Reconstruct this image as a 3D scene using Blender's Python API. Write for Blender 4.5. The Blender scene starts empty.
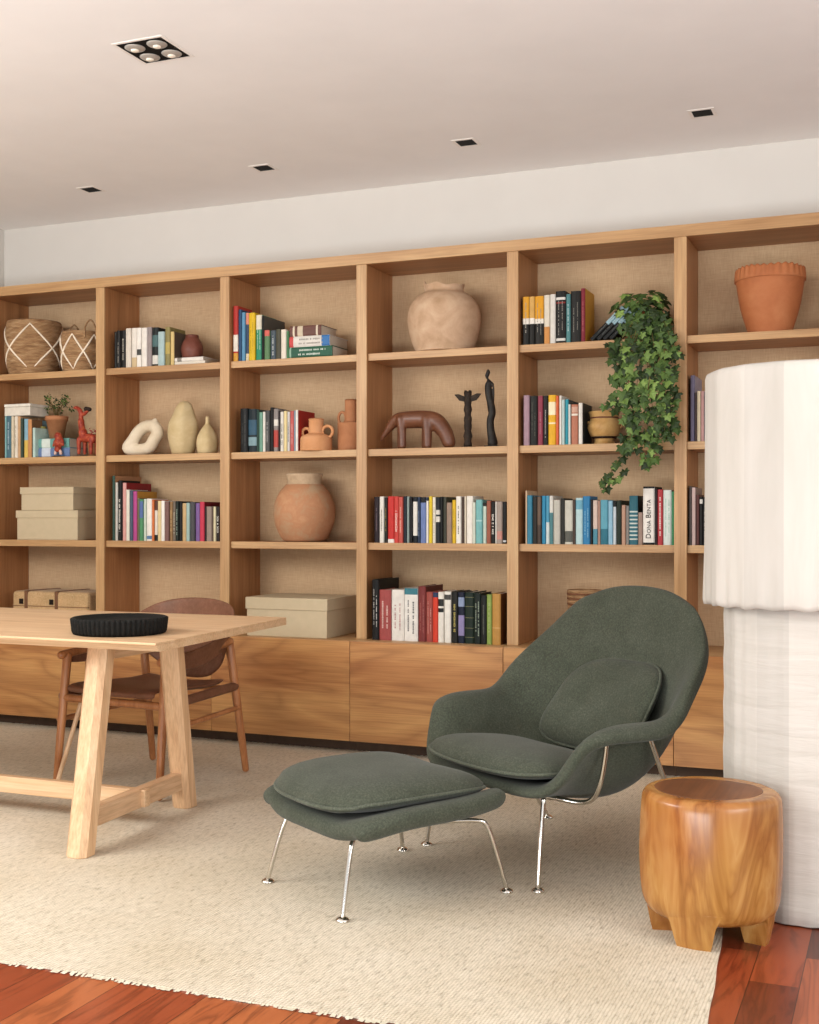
import bpy, bmesh, math, random
from math import sin, cos, pi, sqrt, atan, tan, radians
from mathutils import Vector, Matrix

random.seed(11)
SC = bpy.context.scene
COL = SC.collection

# ------------------------------------------------------------------ measuring
TH = atan(495.5 / 1209.0)            # camera yaw from the bookcase normal
CT, ST = cos(TH), sin(TH)
CAMY, CAMZ, F, CX, HY = -5.72, 1.2, 1209.0, 409.5, 519.0

def PX(px, y):                       # X of a photo column on the vertical plane Y = y
    u = y - CAMY; k = (px - CX) / F
    return u * (CT * k - ST) / (CT + ST * k)
def DEP(X, y): return -ST * X + CT * (y - CAMY)
def PZ(px, py, y): return CAMZ + (HY - py) * DEP(PX(px, y), y) / F
def PT(px, py, y): return Vector((PX(px, y), y, PZ(px, py, y)))
def span(l, r, top, yc, zb):         # centre X, radius and height of a round thing
    X = PX((l + r) / 2, yc); d = DEP(X, yc)
    return X, (r - l) / 2 * d / F, PZ((l + r) / 2, top, yc) - zb

# ------------------------------------------------------------------ materials
def lin(h):
    h = h.lstrip('#'); o = []
    for i in (0, 2, 4):
        c = int(h[i:i + 2], 16) / 255
        o.append(c / 12.92 if c <= .04045 else ((c + .055) / 1.055) ** 2.4)
    return (*o, 1)

class NT:
    def __init__(s, name):
        s.m = bpy.data.materials.new(name); s.m.use_nodes = True
        s.t = s.m.node_tree; s.b = s.t.nodes['Principled BSDF']
    def n(s, typ, **kw):
        o = s.t.nodes.new(typ)
        for k, v in kw.items():
            if k in o.inputs: o.inputs[k].default_value = v
            else: setattr(o, k, v)
        return o
    def l(s, a, ao, b, bi): s.t.links.new(a.outputs[ao], b.inputs[bi])
    def coord(s, scale=(1, 1, 1), rand=True, rot=(0, 0, 0)):
        tc = s.n('ShaderNodeTexCoord'); mp = s.n('ShaderNodeMapping')
        mp.inputs['Scale'].default_value = scale; mp.inputs['Rotation'].default_value = rot
        src = tc
        if rand:
            oi = s.n('ShaderNodeObjectInfo'); mu = s.n('ShaderNodeMath', operation='MULTIPLY'); mu.inputs[1].default_value = 13.7
            va = s.n('ShaderNodeVectorMath', operation='ADD')
            s.l(oi, 'Random', mu, 0); s.l(tc, 'Object', va, 0); s.t.links.new(mu.outputs[0], va.inputs[1])
            s.t.links.new(va.outputs[0], mp.inputs['Vector'])
        else: s.l(tc, 'Object', mp, 'Vector')
        return mp
    def noise(s, mp, scale, detail=4, rough=.55, dist=0):
        n = s.n('ShaderNodeTexNoise', Scale=scale, Detail=detail, Roughness=rough, Distortion=dist)
        s.l(mp, 'Vector', n, 'Vector'); return n
    def ramp(s, src, so, stops):
        r = s.n('ShaderNodeValToRGB'); e = r.color_ramp.elements
        while len(e) < len(stops): e.new(.5)
        for i, (p, c) in enumerate(stops):
            e[i].position = p; e[i].color = lin(c) if isinstance(c, str) else c
        s.l(src, so, r, 'Fac'); return r
    def mix(s, a, b, fac, mode='MIX'):
        m = s.n('ShaderNodeMix', data_type='RGBA', blend_type=mode)
        for v, i in ((fac, 0), (a, 6), (b, 7)):
            if isinstance(v, tuple) and not isinstance(v[0], (int, float)): s.t.links.new(v[0].outputs[v[1]], m.inputs[i])
            else: m.inputs[i].default_value = v
        return m
    def bump(s, src, so, strength, dist=.002):
        b = s.n('ShaderNodeBump', Strength=strength, Distance=dist)
        s.l(src, so, b, 'Height'); s.l(b, 'Normal', s.b, 'Normal'); return b
    def done(s, col=None, out=0, rough=.5, **kw):
        if col is not None:
            if isinstance(col, str): s.b.inputs['Base Color'].default_value = lin(col)
            else: s.t.links.new(col.outputs[out], s.b.inputs['Base Color'])
        s.b.inputs['Roughness'].default_value = rough
        for k, v in kw.items(): s.b.inputs[k.replace('_', ' ')].default_value = v
        return s.m

def wood(name, dark, mid, light, axis, rough=.45, across=16, along=1.1, bump=.12, dist=.7):
    s = NT(name); i = 'XYZ'.index(axis)
    sc = [across] * 3; sc[i] = along
    mp = s.coord(tuple(sc)); n1 = s.noise(mp, 1, 5, .6, dist)
    r = s.ramp(n1, 'Fac', [(.25, dark), (.5, mid), (.75, light)])
    sc2 = [across * 9] * 3; sc2[i] = along * 3
    mp2 = s.coord(tuple(sc2)); n2 = s.noise(mp2, 1, 3, .6)
    r2 = s.ramp(n2, 'Fac', [(.3, '#d8d0c8'), (.6, '#ffffff')])
    m = s.mix((r, 0), (r2, 0), .7, 'MULTIPLY')
    s.bump(n2, 'Fac', bump, .001)
    return s.done(m, 2, rough)

_pl = {}
def plain(hexc, rough=.55, var=.12, scale=25, gain=1.0, **kw):
    kw.setdefault('Specular_IOR_Level', .2)
    key = (hexc, rough, var, scale, gain, tuple(kw.items()))
    if key not in _pl:
        s = NT('paint_' + hexc.lstrip('#'))
        mp = s.coord(); n = s.noise(mp, scale, 3)
        c = lin(hexc); c = tuple(x * gain * (.55 if sum(c[:3]) < .12 else 1) for x in c[:3]) + (1,); d = tuple(x * (1 - var) for x in c[:3]) + (1,); e = tuple(min(1, x * (1 + var)) for x in c[:3]) + (1,)
        r = s.ramp(n, 'Fac', [(.3, d), (.7, e)])
        _pl[key] = s.done(r, 0, rough, **kw)
    return _pl[key]

M = {}
M['oak_x'] = wood('oak_along', '#a37a4e', '#b58d5f', '#c5a273', 'X')
M['oak_z'] = wood('oak_upright', '#a37a4e', '#b58d5f', '#c5a273', 'Z')
M['oak_x_shaded'] = wood('shaded_veneer_along', '#8f6039', '#a37046', '#b48054', 'X')  # redder veneer behind the front edges, with bay shade darkened into the colour
M['oak_z_shaded'] = wood('shaded_veneer_upright', '#8f6039', '#a37046', '#b48054', 'Z')  # same for the divider sides: their shade is part of this colour
M['oak_table_x'] = wood('pale_oak_along', '#caa27a', '#d8b48c', '#e3c5a1', 'X', .5)
M['oak_table_y'] = wood('pale_oak_across', '#c29a76', '#d0aa84', '#dcbb97', 'Y', .5)
M['oak_table_z'] = wood('pale_oak_upright', '#c59c74', '#d4ae86', '#e0c19b', 'Z', .5)
M['chair_wood'] = wood('teak_upright', '#8f5a34', '#ab7044', '#c08656', 'Z', .4, 30)
M['chair_wood_pale'] = wood('pale_rod_wood', '#c9a27c', '#d6b28c', '#e0c19d', 'Z', .5, 30)

def mat_veneer():
    s = NT('cabinet_veneer')
    mp = s.coord((.55, 1, 4.2)); n = s.noise(mp, 1.0, 2, .45, .8)
    w = s.n('ShaderNodeMath', operation='MULTIPLY'); w.inputs[1].default_value = 16; s.l(n, 'Fac', w, 0)
    fr = s.n('ShaderNodeMath', operation='PINGPONG'); fr.inputs[1].default_value = 1.0; s.t.links.new(w.outputs[0], fr.inputs[0])
    r1 = s.ramp(fr, 0, [(.0, '#ad7c4a'), (.4, '#be8b54'), (1, '#c8975d')])
    mp2 = s.coord((.5, 1, 3.5)); n2 = s.noise(mp2, 1.0, 2)
    r2 = s.ramp(n2, 'Fac', [(.36, '#c29474'), (.58, '#ffffff')])
    m = s.mix((r1, 0), (r2, 0), .55, 'MULTIPLY')
    mp3 = s.coord((4, 90, 160)); n3 = s.noise(mp3, 1, 3)
    r3 = s.ramp(n3, 'Fac', [(.3, '#d5cabf'), (.6, '#ffffff')])
    m2 = s.mix((m, 2), (r3, 0), .6, 'MULTIPLY')
    return s.done(m2, 2, .42)
M['veneer'] = mat_veneer()

def mat_linen():
    s = NT('woven_back_panel')
    a = s.noise(s.coord((14, 14, 420), False), 1, 3); b = s.noise(s.coord((380, 14, 18), False), 1, 3)
    mx = s.n('ShaderNodeMath', operation='ADD'); s.l(a, 'Fac', mx, 0); s.l(b, 'Fac', mx, 1)
    hf = s.n('ShaderNodeMath', operation='MULTIPLY'); hf.inputs[1].default_value = .5; s.t.links.new(mx.outputs[0], hf.inputs[0])
    r = s.ramp(hf, 0, [(.3, '#ab8c69'), (.5, '#bd9e7a'), (.7, '#caae8b')])
    s.bump(hf, 0, .12, .001)
    return s.done(r, 0, .85)
M['linen'] = mat_linen()

def mat_fabric(name, c0, c1, c2, sc=160, rough=.9, sheen=.25):
    s = NT(name); mp = s.coord((1, 1, 1), False)
    n = s.noise(mp, sc, 4, .7); big = s.noise(mp, 9, 3)
    r = s.ramp(n, 'Fac', [(.3, c0), (.5, c1), (.7, c2)])
    r2 = s.ramp(big, 'Fac', [(.3, '#d9dcd6'), (.7, '#ffffff')])
    m = s.mix((r, 0), (r2, 0), .8, 'MULTIPLY')
    s.bump(n, 'Fac', .25, .001)
    return s.done(m, 2, rough, Sheen_Weight=sheen * .4, Sheen_Roughness=.5, Specular_IOR_Level=.2)
M['green'] = mat_fabric('green_wool', '#393c32', '#464a3e', '#585c4e')
M['green_pipe'] = mat_fabric('green_piping', '#45493e', '#54584b', '#666a5c')
M['leather'] = mat_fabric('brown_leather', '#6e4936', '#78503c', '#825945', 60, .42, 0)
M['rug_fringe'] = mat_fabric('rug_fringe_wool', '#cdc0a8', '#dbd0ba', '#e6dcc8', 60)

def mat_rug():
    s = NT('woven_rug')
    mp = s.coord((1, 1, 1), False)
    w = s.n('ShaderNodeTexWave', Scale=34, Distortion=1.5, Detail=2); w.inputs['Detail Scale'].default_value = 2
    w.bands_direction = 'X'; s.l(mp, 'Vector', w, 'Vector')
    w2 = s.n('ShaderNodeTexWave', Scale=30, Distortion=2.5, Detail=2); w2.bands_direction = 'Y'; s.l(mp, 'Vector', w2, 'Vector')
    n = s.noise(s.coord((95, 28, 40), False), 1, 4, .7); n2 = s.noise(mp, 1.6, 4)
    r = s.ramp(n, 'Fac', [(.30, '#b0a693'), (.45, '#d3cab8'), (.62, '#e0d7c6')])
    rw = s.ramp(w, 'Fac', [(0, '#d3cabb'), (.5, '#ffffff')])
    m = s.mix((r, 0), (rw, 0), .55, 'MULTIPLY')
    rb = s.ramp(n2, 'Fac', [(.3, '#e6dfd2'), (.7, '#ffffff')])
    m2 = s.mix((m, 2), (rb, 0), .8, 'MULTIPLY')
    ad = s.n('ShaderNodeMath', operation='ADD'); s.l(w, 'Fac', ad, 0); s.l(w2, 'Fac', ad, 1)
    s.bump(ad, 0, .3, .003)
    return s.done(m2, 2, .95)
M['rug'] = mat_rug()

def mat_floor():
    s = NT('red_hardwood_boards')
    mp = s.coord((1, 1, 1), False, (0, 0, radians(90)))
    br = s.n('ShaderNodeTexBrick', Scale=1.0)
    br.offset = .37; br.offset_frequency = 2
    br.inputs['Color1'].default_value = (0, 0, 0, 1); br.inputs['Color2'].default_value = (1, 1, 1, 1)
    br.inputs['Mortar'].default_value = (.5, .5, .5, 1)
    br.inputs['Mortar Size'].default_value = .0011; br.inputs['Brick Width'].default_value = .62; br.inputs['Row Height'].default_value = .125
    s.l(mp, 'Vector', br, 'Vector')
    base = s.ramp(br, 'Color', [(0, '#5f2a18'), (.35, '#86391f'), (.7, '#9a4a2a'), (1, '#b2683c')])
    # grain follows the board, offset per board
    sep = s.n('ShaderNodeVectorMath', operation='MULTIPLY_ADD'); sep.inputs[1].default_value = (11, 1.2, 1)
    tc = s.n('ShaderNodeTexCoord'); s.l(tc, 'Object', sep, 0)
    sc = s.n('ShaderNodeVectorMath', operation='SCALE'); sc.inputs['Scale'].default_value = 9.0
    s.l(br, 'Color', sc, 0); s.t.links.new(sc.outputs[0], sep.inputs[2])
    n = s.n('ShaderNodeTexNoise', Scale=1.0, Detail=4, Distortion=1.6); s.t.links.new(sep.outputs[0], n.inputs['Vector'])
    w = s.n('ShaderNodeMath', operation='MULTIPLY'); w.inputs[1].default_value = 9; s.l(n, 'Fac', w, 0)
    fr = s.n('ShaderNodeMath', operation='PINGPONG'); fr.inputs[1].default_value = 1.0; s.t.links.new(w.outputs[0], fr.inputs[0])
    g = s.ramp(fr, 0, [(0, '#8c7468'), (.5, '#f0e8e4'), (1, '#ffffff')])
    m = s.mix((base, 0), (g, 0), .55, 'MULTIPLY')
    m2 = s.mix((m, 2), lin('#2a110a'), (br, 'Fac'))
    return s.done(m2, 2, .28)
M['floor'] = mat_floor()
M['plaster'] = plain('#efeeeb', .9, .02, 3)
M['wall'] = plain('#cecac3', .9, .02, 3)
M['chrome'] = plain('#d8d4cc', .14, .03, 10, Metallic=1.0, Specular_IOR_Level=.5)
M['dark_recess'] = plain('#0d0c0b', .7)
M['white_metal'] = plain('#ebe7e0', .5, .03)
M['plinth'] = plain('#4a382b', .6)
M['black_felt'] = mat_fabric('black_felt', '#0f0e0d', '#171614', '#211f1d', 90, .85, .0)

def mat_clay(name, a, b, c, sc=9, rough=.75, bump=.25):
    s = NT(name); mp = s.coord()
    n = s.noise(mp, sc, 6, .65, .4)
    r = s.ramp(n, 'Fac', [(.3, a), (.5, b), (.72, c)])
    n2 = s.noise(mp, sc * 9, 3); s.bump(n2, 'Fac', bump, .002)
    return s.done(r, 0, rough, Specular_IOR_Level=.25)
M['sand_clay'] = mat_clay('sandy_clay', '#a68768', '#b8997c', '#c5aa8d')
M['old_clay'] = mat_clay('weathered_clay', '#a88b6c', '#ab7a58', '#b88d69', 12)
M['old_clay_rim'] = mat_clay('weathered_clay_rim', '#9c8266', '#b39a7c', '#c4ac90', 12)
M['terracotta'] = mat_clay('terracotta', '#9a5b37', '#a8663e', '#b3744b', 5, .65, .1)
M['pale_terracotta'] = mat_clay('pale_terracotta', '#b67e52', '#c38c60', '#cc9870', 6, .75, .1)
M['pink_terracotta'] = mat_clay('pink_terracotta', '#9a6542', '#aa734e', '#b47f5b', 6, .75, .1)
M['ivory_clay'] = mat_clay('ivory_clay', '#c6b599', '#d1c2a8', '#dacdb6', 8, .7, .1)
M['straw_clay'] = mat_clay('straw_glaze', '#b39c6f', '#c1ac82', '#ccba93', 8, .6, .15)
M['maroon_clay'] = mat_clay('maroon_clay', '#5d3328', '#6d3f33', '#7d4c3e', 8, .45, .1)
M['painted_clay'] = mat_clay('painted_clay', '#a27844', '#bf965c', '#d2ae76', 10, .45, .1)
M['figure_wood'] = wood('carved_brown_wood', '#5a3421', '#69402a', '#774b34', 'X', .4, 14)
M['black_wood'] = mat_clay('blackened_wood', '#1c1511', '#2a2018', '#3d3024', 40, .7, .6)
M['dark_bronze'] = mat_clay('dark_bronze', '#191614', '#25211d', '#383229', 25, .55, .2)
M['red_toy'] = mat_clay('red_painted_wood', '#6a2318', '#933524', '#b8603a', 45, .5, .1)

def mat_basket():
    s = NT('seagrass_weave'); mp = s.coord((1, 1, 1))
    w = s.n('ShaderNodeTexWave', Scale=38, Distortion=3, Detail=2); w.bands_direction = 'Z'; s.l(mp, 'Vector', w, 'Vector')
    n = s.noise(s.coord((14, 14, 60)), 1, 4)
    r = s.ramp(n, 'Fac', [(.3, '#916a45'), (.5, '#b48c61'), (.7, '#caa67b')])
    rw = s.ramp(w, 'Fac', [(0, '#9a8672'), (.5, '#ffffff')])
    m = s.mix((r, 0), (rw, 0), .7, 'MULTIPLY'); s.bump(w, 'Fac', .8, .006)
    return s.done(m, 2, .85)
M['basket'] = mat_basket()
M['rope'] = plain('#e5d6c0', .85)
M['beige_box'] = plain('#b9a88a', .7, .03)
M['leaf'] = None
def mat_leaf():
    s = NT('ivy_leaf'); g = s.n('ShaderNodeNewGeometry')
    r = s.ramp(g, 'Random Per Island', [(0, '#1e2a12'), (.45, '#31451f'), (.8, '#4c642e'), (1, '#7c954c')])
    s.l(r, 0, s.b, 'Base Color')
    return s.done(None, 0, .5, Specular_IOR_Level=.25)
M['leaf'] = mat_leaf()
M['stem'] = plain('#6d5a38', .8)

def mat_lampcloth(name, horiz, k=1.0):
    s = NT(name)
    mp = s.coord((3, 3, 26) if horiz else (9, 9, 1.6), False); n = s.noise(mp, 1, 4, .6, .5)
    dk = lambda h: tuple(c * k for c in lin(h)[:3]) + (1,)
    r = s.ramp(n, 'Fac', [(.3, dk('#beb8ae')), (.6, dk('#c8c2b9'))])
    s.bump(n, 'Fac', .35 if horiz else .10, .012)
    s.b.inputs['Subsurface Weight'].default_value = .0
    return s.done(r, 0, .9)
M['shade'] = [mat_lampcloth('white_cotton_shade', False, k) for k in (1.0, .93, .86)]
M['shade_low'] = [mat_lampcloth('white_crinkled_cotton', True, k) for k in (1.0, .93, .86)]

def mat_stump():
    s = NT('stump_wood'); mp = s.coord((1, 1, 1), False)
    n = s.noise(s.coord((6, 6, 1.6), False), 1, 4, .55, 1.5)
    w = s.n('ShaderNodeMath', operation='MULTIPLY'); w.inputs[1].default_value = 7; s.l(n, 'Fac', w, 0)
    fr = s.n('ShaderNodeMath', operation='PINGPONG'); fr.inputs[1].default_value = 1.0; s.t.links.new(w.outputs[0], fr.inputs[0])
    r = s.ramp(fr, 0, [(0, '#94642f'), (.5, '#ac7c40'), (1, '#bb9054')])
    n2 = s.noise(s.coord((3, 3, 2), False), 1, 3)
    r2 = s.ramp(n2, 'Fac', [(.35, '#d09a6c'), (.62, '#ffffff')])
    m = s.mix((r, 0), (r2, 0), .8, 'MULTIPLY')
    return s.done(m, 2, .27)
M['stump'] = mat_stump()
M['stump_core'] = wood('stump_heartwood', '#5d3316', '#714321', '#84532e', 'Y', .5, 9)

# ------------------------------------------------------------------ mesh helpers
class MB:
    def __init__(s): s.v = []; s.f = []; s.m = []; s.sm = []
    def add(s, vs, fs, mi=0, smooth=False):
        o = len(s.v); s.v += [tuple(v) for v in vs]
        for f in fs: s.f.append([i + o for i in f]); s.m.append(mi); s.sm.append(smooth)
    def box(s, x0, x1, y0, y1, z0, z1, mi=0, mat=None):
        vs = [Vector(p) for p in ((x0, y0, z0), (x1, y0, z0), (x1, y1, z0), (x0, y1, z0), (x0, y0, z1), (x1, y0, z1), (x1, y1, z1), (x0, y1, z1))]
        if mat is not None: vs = [mat @ v for v in vs]
        s.add(vs, [(0, 3, 2, 1), (4, 5, 6, 7), (0, 1, 5, 4), (1, 2, 6, 5), (2, 3, 7, 6), (3, 0, 4, 7)], mi)
    def hexa(s, b, t, mi=0):          # bottom quad, top quad
        s.add(list(b) + list(t), [(0, 3, 2, 1), (4, 5, 6, 7), (0, 1, 5, 4), (1, 2, 6, 5), (2, 3, 7, 6), (3, 0, 4, 7)], mi)
    def prism(s, poly, z0, z1, mi=0):
        n = len(poly)
        s.add([(x, y, z0) for x, y in poly] + [(x, y, z1) for x, y in poly],
              [tuple(range(n - 1, -1, -1)), tuple(range(n, 2 * n))] + [(i, (i + 1) % n, n + (i + 1) % n, n + i) for i in range(n)], mi)
    def lathe(s, prof, n=40, c=(0, 0, 0), mi=0, fx=None):   # closed by fans at r≈0
        vs = []; fs = []
        for j, (r, z) in enumerate(prof):
            for i in range(n):
                a = 2 * pi * i / n; p = Vector((r * cos(a), r * sin(a), z))
                if fx: p = fx(p, a, j)
                vs.append((p.x + c[0], p.y + c[1], p.z + c[2]))
        for j in range(len(prof) - 1):
            for i in range(n):
                k = (i + 1) % n
                fs.append((j * n + i, j * n + k, (j + 1) * n + k, (j + 1) * n + i))
        L = len(prof) - 1
        fs.append(tuple(range(n - 1, -1, -1))); fs.append(tuple(L * n + i for i in range(n)))
        s.add(vs, fs, mi, True)
    def tube(s, pts, r, n=10, closed=False, mi=0, cap=True):
        P = [Vector(p) for p in pts]; N = len(P)
        R = list(r) if isinstance(r, (list, tuple)) else [r] * N
        if cap and not closed:       # rounded ends
            d0 = (P[0] - P[1]).normalized(); d1 = (P[-1] - P[-2]).normalized()
            P = [P[0] + d0 * R[0] * .8, P[0] + d0 * R[0] * .5] + P + [P[-1] + d1 * R[-1] * .5, P[-1] + d1 * R[-1] * .8]
            R = [R[0] * .4, R[0] * .82] + R + [R[-1] * .82, R[-1] * .4]; N = len(P)
        T = []
        for i in range(N):
            a = P[(i - 1) % N] if closed or i > 0 else P[i]; b = P[(i + 1) % N] if closed or i < N - 1 else P[i]
            T.append((b - a).normalized())
        up = Vector((0, 0, 1)) if abs(T[0].z) < .9 else Vector((1, 0, 0))
        u = T[0].cross(up).normalized(); vs = []; fs = []
        for i in range(N):
            u = (u - T[i] * u.dot(T[i])).normalized(); w = T[i].cross(u)
            for k in range(n):
                a = 2 * pi * k / n; vs.append(P[i] + (u * cos(a) + w * sin(a)) * R[i])
        for i in range(N if closed else N - 1):
            j = (i + 1) % N
            for k in range(n):
                k2 = (k + 1) % n; fs.append((i * n + k, i * n + k2, j * n + k2, j * n + k))
        if not closed:
            fs.append(tuple(range(n - 1, -1, -1))); fs.append(tuple((N - 1) * n + k for k in range(n)))
        s.add(vs, fs, mi, True)
    def grid(s, rows, mi=0, smooth=True, closed=False):
        nr, nc = len(rows), len(rows[0]); vs = [p for r in rows for p in r]; fs = []
        for i in range(nr - 1):
            for j in range(nc if closed else nc - 1):
                k = (j + 1) % nc
                fs.append((i * nc + j, i * nc + k, (i + 1) * nc + k, (i + 1) * nc + j))
        s.add(vs, fs, mi, smooth)
    def build(s, name, mats, parent=None, loc=(0, 0, 0), rotz=0, bevel=0, sub=0, solid=0, remesh=0, soff=0, fix=False):
        me = bpy.data.meshes.new(name); me.from_pydata(s.v, [], s.f)
        if not isinstance(mats, (list, tuple)): mats = [mats]
        for m in mats: me.materials.append(m)
        me.polygons.foreach_set('material_index', s.m); me.polygons.foreach_set('use_smooth', s.sm)
        if fix:
            b = bmesh.new(); b.from_mesh(me); bmesh.ops.recalc_face_normals(b, faces=b.faces); b.to_mesh(me); b.free()
        me.update()
        o = bpy.data.objects.new(name, me); COL.objects.link(o)
        o.location = loc; o.rotation_euler = (0, 0, rotz)
        if parent is not None: o.parent = parent
        if remesh:
            md = o.modifiers.new('fuse', 'REMESH'); md.mode = 'VOXEL'; md.voxel_size = remesh; md.use_smooth_shade = True
            sm = o.modifiers.new('soften', 'SMOOTH'); sm.iterations = 6; sm.factor = .5
        if solid:
            md = o.modifiers.new('thickness', 'SOLIDIFY'); md.thickness = solid; md.offset = soff
        if sub:
            md = o.modifiers.new('round', 'SUBSURF'); md.levels = sub; md.render_levels = sub
        if bevel:
            md = o.modifiers.new('edge', 'BEVEL'); md.width = bevel; md.segments = 2; md.limit_method = 'ANGLE'; md.angle_limit = radians(50)
        return o

def catmull(P, n=6, closed=False):
    P = [Vector(p) for p in P]; N = len(P); out = []
    for i in range(N if closed else N - 1):
        g = (lambda k: P[k % N]) if closed else (lambda k: P[min(max(k, 0), N - 1)])
        a, b, c, d = g(i - 1), g(i), g(i + 1), g(i + 2)
        for k in range(n):
            t = k / n
            out.append(.5 * ((2 * b) + (c - a) * t + (2 * a - 5 * b + 4 * c - d) * t * t + (3 * b - a - 3 * c + d) * t ** 3))
    if not closed: out.append(P[-1])
    return out
def smooth_prof(prof, n=5):
    return [(max(p.x, .0005), p.y) for p in catmull([(r, z, 0) for r, z in prof], n)]

def tag(o, label, cat, group=None, kind=None):
    o['label'] = label; o['category'] = cat
    if group: o['group'] = group
    if kind: o['kind'] = kind
    return o
def thing(name, label, cat, loc=(0, 0, 0), rotz=0, group=None):
    o = bpy.data.objects.new(name, None); COL.objects.link(o); o.empty_display_size = .05
    o.location = loc; o.rotation_euler = (0, 0, rotz)
    return tag(o, label, cat, group)
def struct(o):
    o['kind'] = 'structure'; return o

# ------------------------------------------------------------------ room
CEIL = 3.02; BACK = .36
b = MB(); b.box(-5.25, 3.2, -6.6, BACK, -.05, 0); struct(b.build('floor', M['floor']))
b = MB(); b.box(-5.25, 3.2, -6.6, BACK, CEIL, CEIL + .05); struct(b.build('ceiling', M['plaster']))
b = MB(); b.box(-5.35, 3.2, BACK, BACK + .1, -.05, CEIL + .05); struct(b.build('wall_back', M['wall']))
b = MB(); b.box(-5.35, -5.25, -6.6, BACK, -.05, CEIL + .05); struct(b.build('wall_left', M['wall']))

# ------------------------------------------------------------------ bookcase and low cabinets
PITCH = .8203; XL = [-4.284 + PITCH * (i - 1) for i in range(8)]; DT = .058
TOP = 2.577; SH = {1: 2.06, 2: 1.563, 3: 1.077, 4: .577}; ST_ = .037; XE = XL[7] + DT
bc = thing('bookcase', 'long oak open bookcase with square bays covering the whole back wall', 'bookcase', (0, 0, 0))
def part(bm, name, m, root, **k): return bm.build(name, m, root, **k)
for i in range(8):
    b = MB(); b.box(XL[i], XL[i] + DT, 0, .012, .577, TOP - .055); b.box(XL[i] + .0006, XL[i] + DT - .0006, .012, .345, .577, TOP - .055, 1); part(b, 'divider', [M['oak_z'], M['oak_z_shaded']], bc, bevel=.0015)
b = MB(); b.box(XL[0], XE, -.006, .012, TOP - .055, TOP); b.box(XL[0], XE, .012, .345, TOP - .0545, TOP - .0005, 1); part(b, 'top_board', [M['oak_x'], M['oak_x_shaded']], bc, bevel=.0015)
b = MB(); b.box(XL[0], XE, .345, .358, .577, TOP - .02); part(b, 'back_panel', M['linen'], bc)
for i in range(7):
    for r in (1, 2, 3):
        b = MB(); b.box(XL[i] + DT, XL[i + 1], .018, .030, SH[r] - ST_, SH[r]); b.box(XL[i] + DT, XL[i + 1], .030, .345, SH[r] - ST_ + .0005, SH[r] - .0003, 1); part(b, 'shelf', [M['oak_x'], M['oak_x_shaded']], bc, bevel=.0015)
CAB = ['low oak cabinet with plain front in the far left corner behind table',
       'low oak cabinet with plain front behind the brown leather chair',
       'low oak cabinet with plain front left of the book row, under beige lidded box',
       'low oak cabinet with plain front carrying the thick red and white books',
       'low oak cabinet with plain front right behind the green armchair',
       'low oak cabinet with plain front between green armchair and white lamp',
       'low oak cabinet with plain front behind the white lamp, at the right end']
gap0 = -.469 * 5.6 + .0
gx = [PX(349.7, -.12) + PITCH * k for k in range(-3, 5)]; gx[0] = XL[0]; gx[-1] = XE
for i in range(7):
    c = thing('low_cabinet', CAB[i], 'cabinet', (gx[i], 0, 0), 0, 'low oak cabinets under the bookcase')
    w = gx[i + 1] - gx[i]
    b = MB(); b.box(.0005, w - .0005, -.10, .355, .065, .577); part(b, 'carcass', M['oak_x'], c)
    b = MB(); b.box(.0015, w - .0015, -.12, -.1005, .065, .575); part(b, 'drawer_front', M['veneer'], c, bevel=.001)
    b = MB(); b.box(.0005, w - .0005, -.035, .355, 0, .0645); part(b, 'plinth', M['plinth'], c)

# ------------------------------------------------------------------ rug
rg = thing('rug', 'large cream flatwoven rug lying on the red hardwood floor', 'rug', (0, 0, 0))
RT = .004
BL, BR_, FR_, FL_ = Vector((-5.02, -.045, 0)), Vector((-.655, -.045, 0)), Vector((-.415, -3.06, 0)), Vector((-5.02, -3.185, 0))
def rugp(u, v, z):
    p = (BL.lerp(BR_, u)).lerp(FL_.lerp(FR_, u), v)
    p.x += .003 * sin(v * 9) + .0015 * sin(v * 61 + 1) if u > .99 else 0
    p.y += .006 * sin(u * 31) + .003 * sin(u * 97) if v > .99 else 0
    p.z = z; return p
b = MB(); NU, NV = 120, 80
b.grid([[rugp(i / NU, j / NV, RT) for i in range(NU + 1)] for j in range(NV, -1, -1)], 0, True)
edge = [(i / NU, 0) for i in range(NU + 1)] + [(1, j / NV) for j in range(1, NV + 1)] + [(i / NU, 1) for i in range(NU - 1, -1, -1)] + [(0, j / NV) for j in range(NV - 1, 0, -1)]
b.grid([[rugp(u, v, 0.0005) for u, v in edge], [rugp(u, v, RT) for u, v in edge]], 0, False, True)
b.build('weave', M['rug'], rg)
b = MB()
for k in range(1500):
    u = random.random(); x = BL.x + (BR_.x - BL.x) * u; l = random.uniform(.012, .035); dx = random.uniform(-.012, .012); w = .004
    y0 = -.06; z1 = random.uniform(.0015, RT - .0002)
    b.add([(x - w, y0, RT), (x + w, y0, RT), (x + w + dx, y0 + l, z1), (x - w + dx, y0 + l, z1)], [(0, 1, 2, 3)])
for k in range(700):
    u = random.random(); p = FL_.lerp(FR_, u); l = random.uniform(.006, .018); w = .004; dx = random.uniform(-.006, .006)
    b.add([(p.x - w, p.y + .006, RT), (p.x + w, p.y + .006, RT), (p.x + w + dx, p.y - l, .002), (p.x - w + dx, p.y - l, .002)], [(0, 1, 2, 3)])
fo = b.build('fringe', M['rug_fringe'], rg); fo['kind'] = 'stuff'

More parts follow.
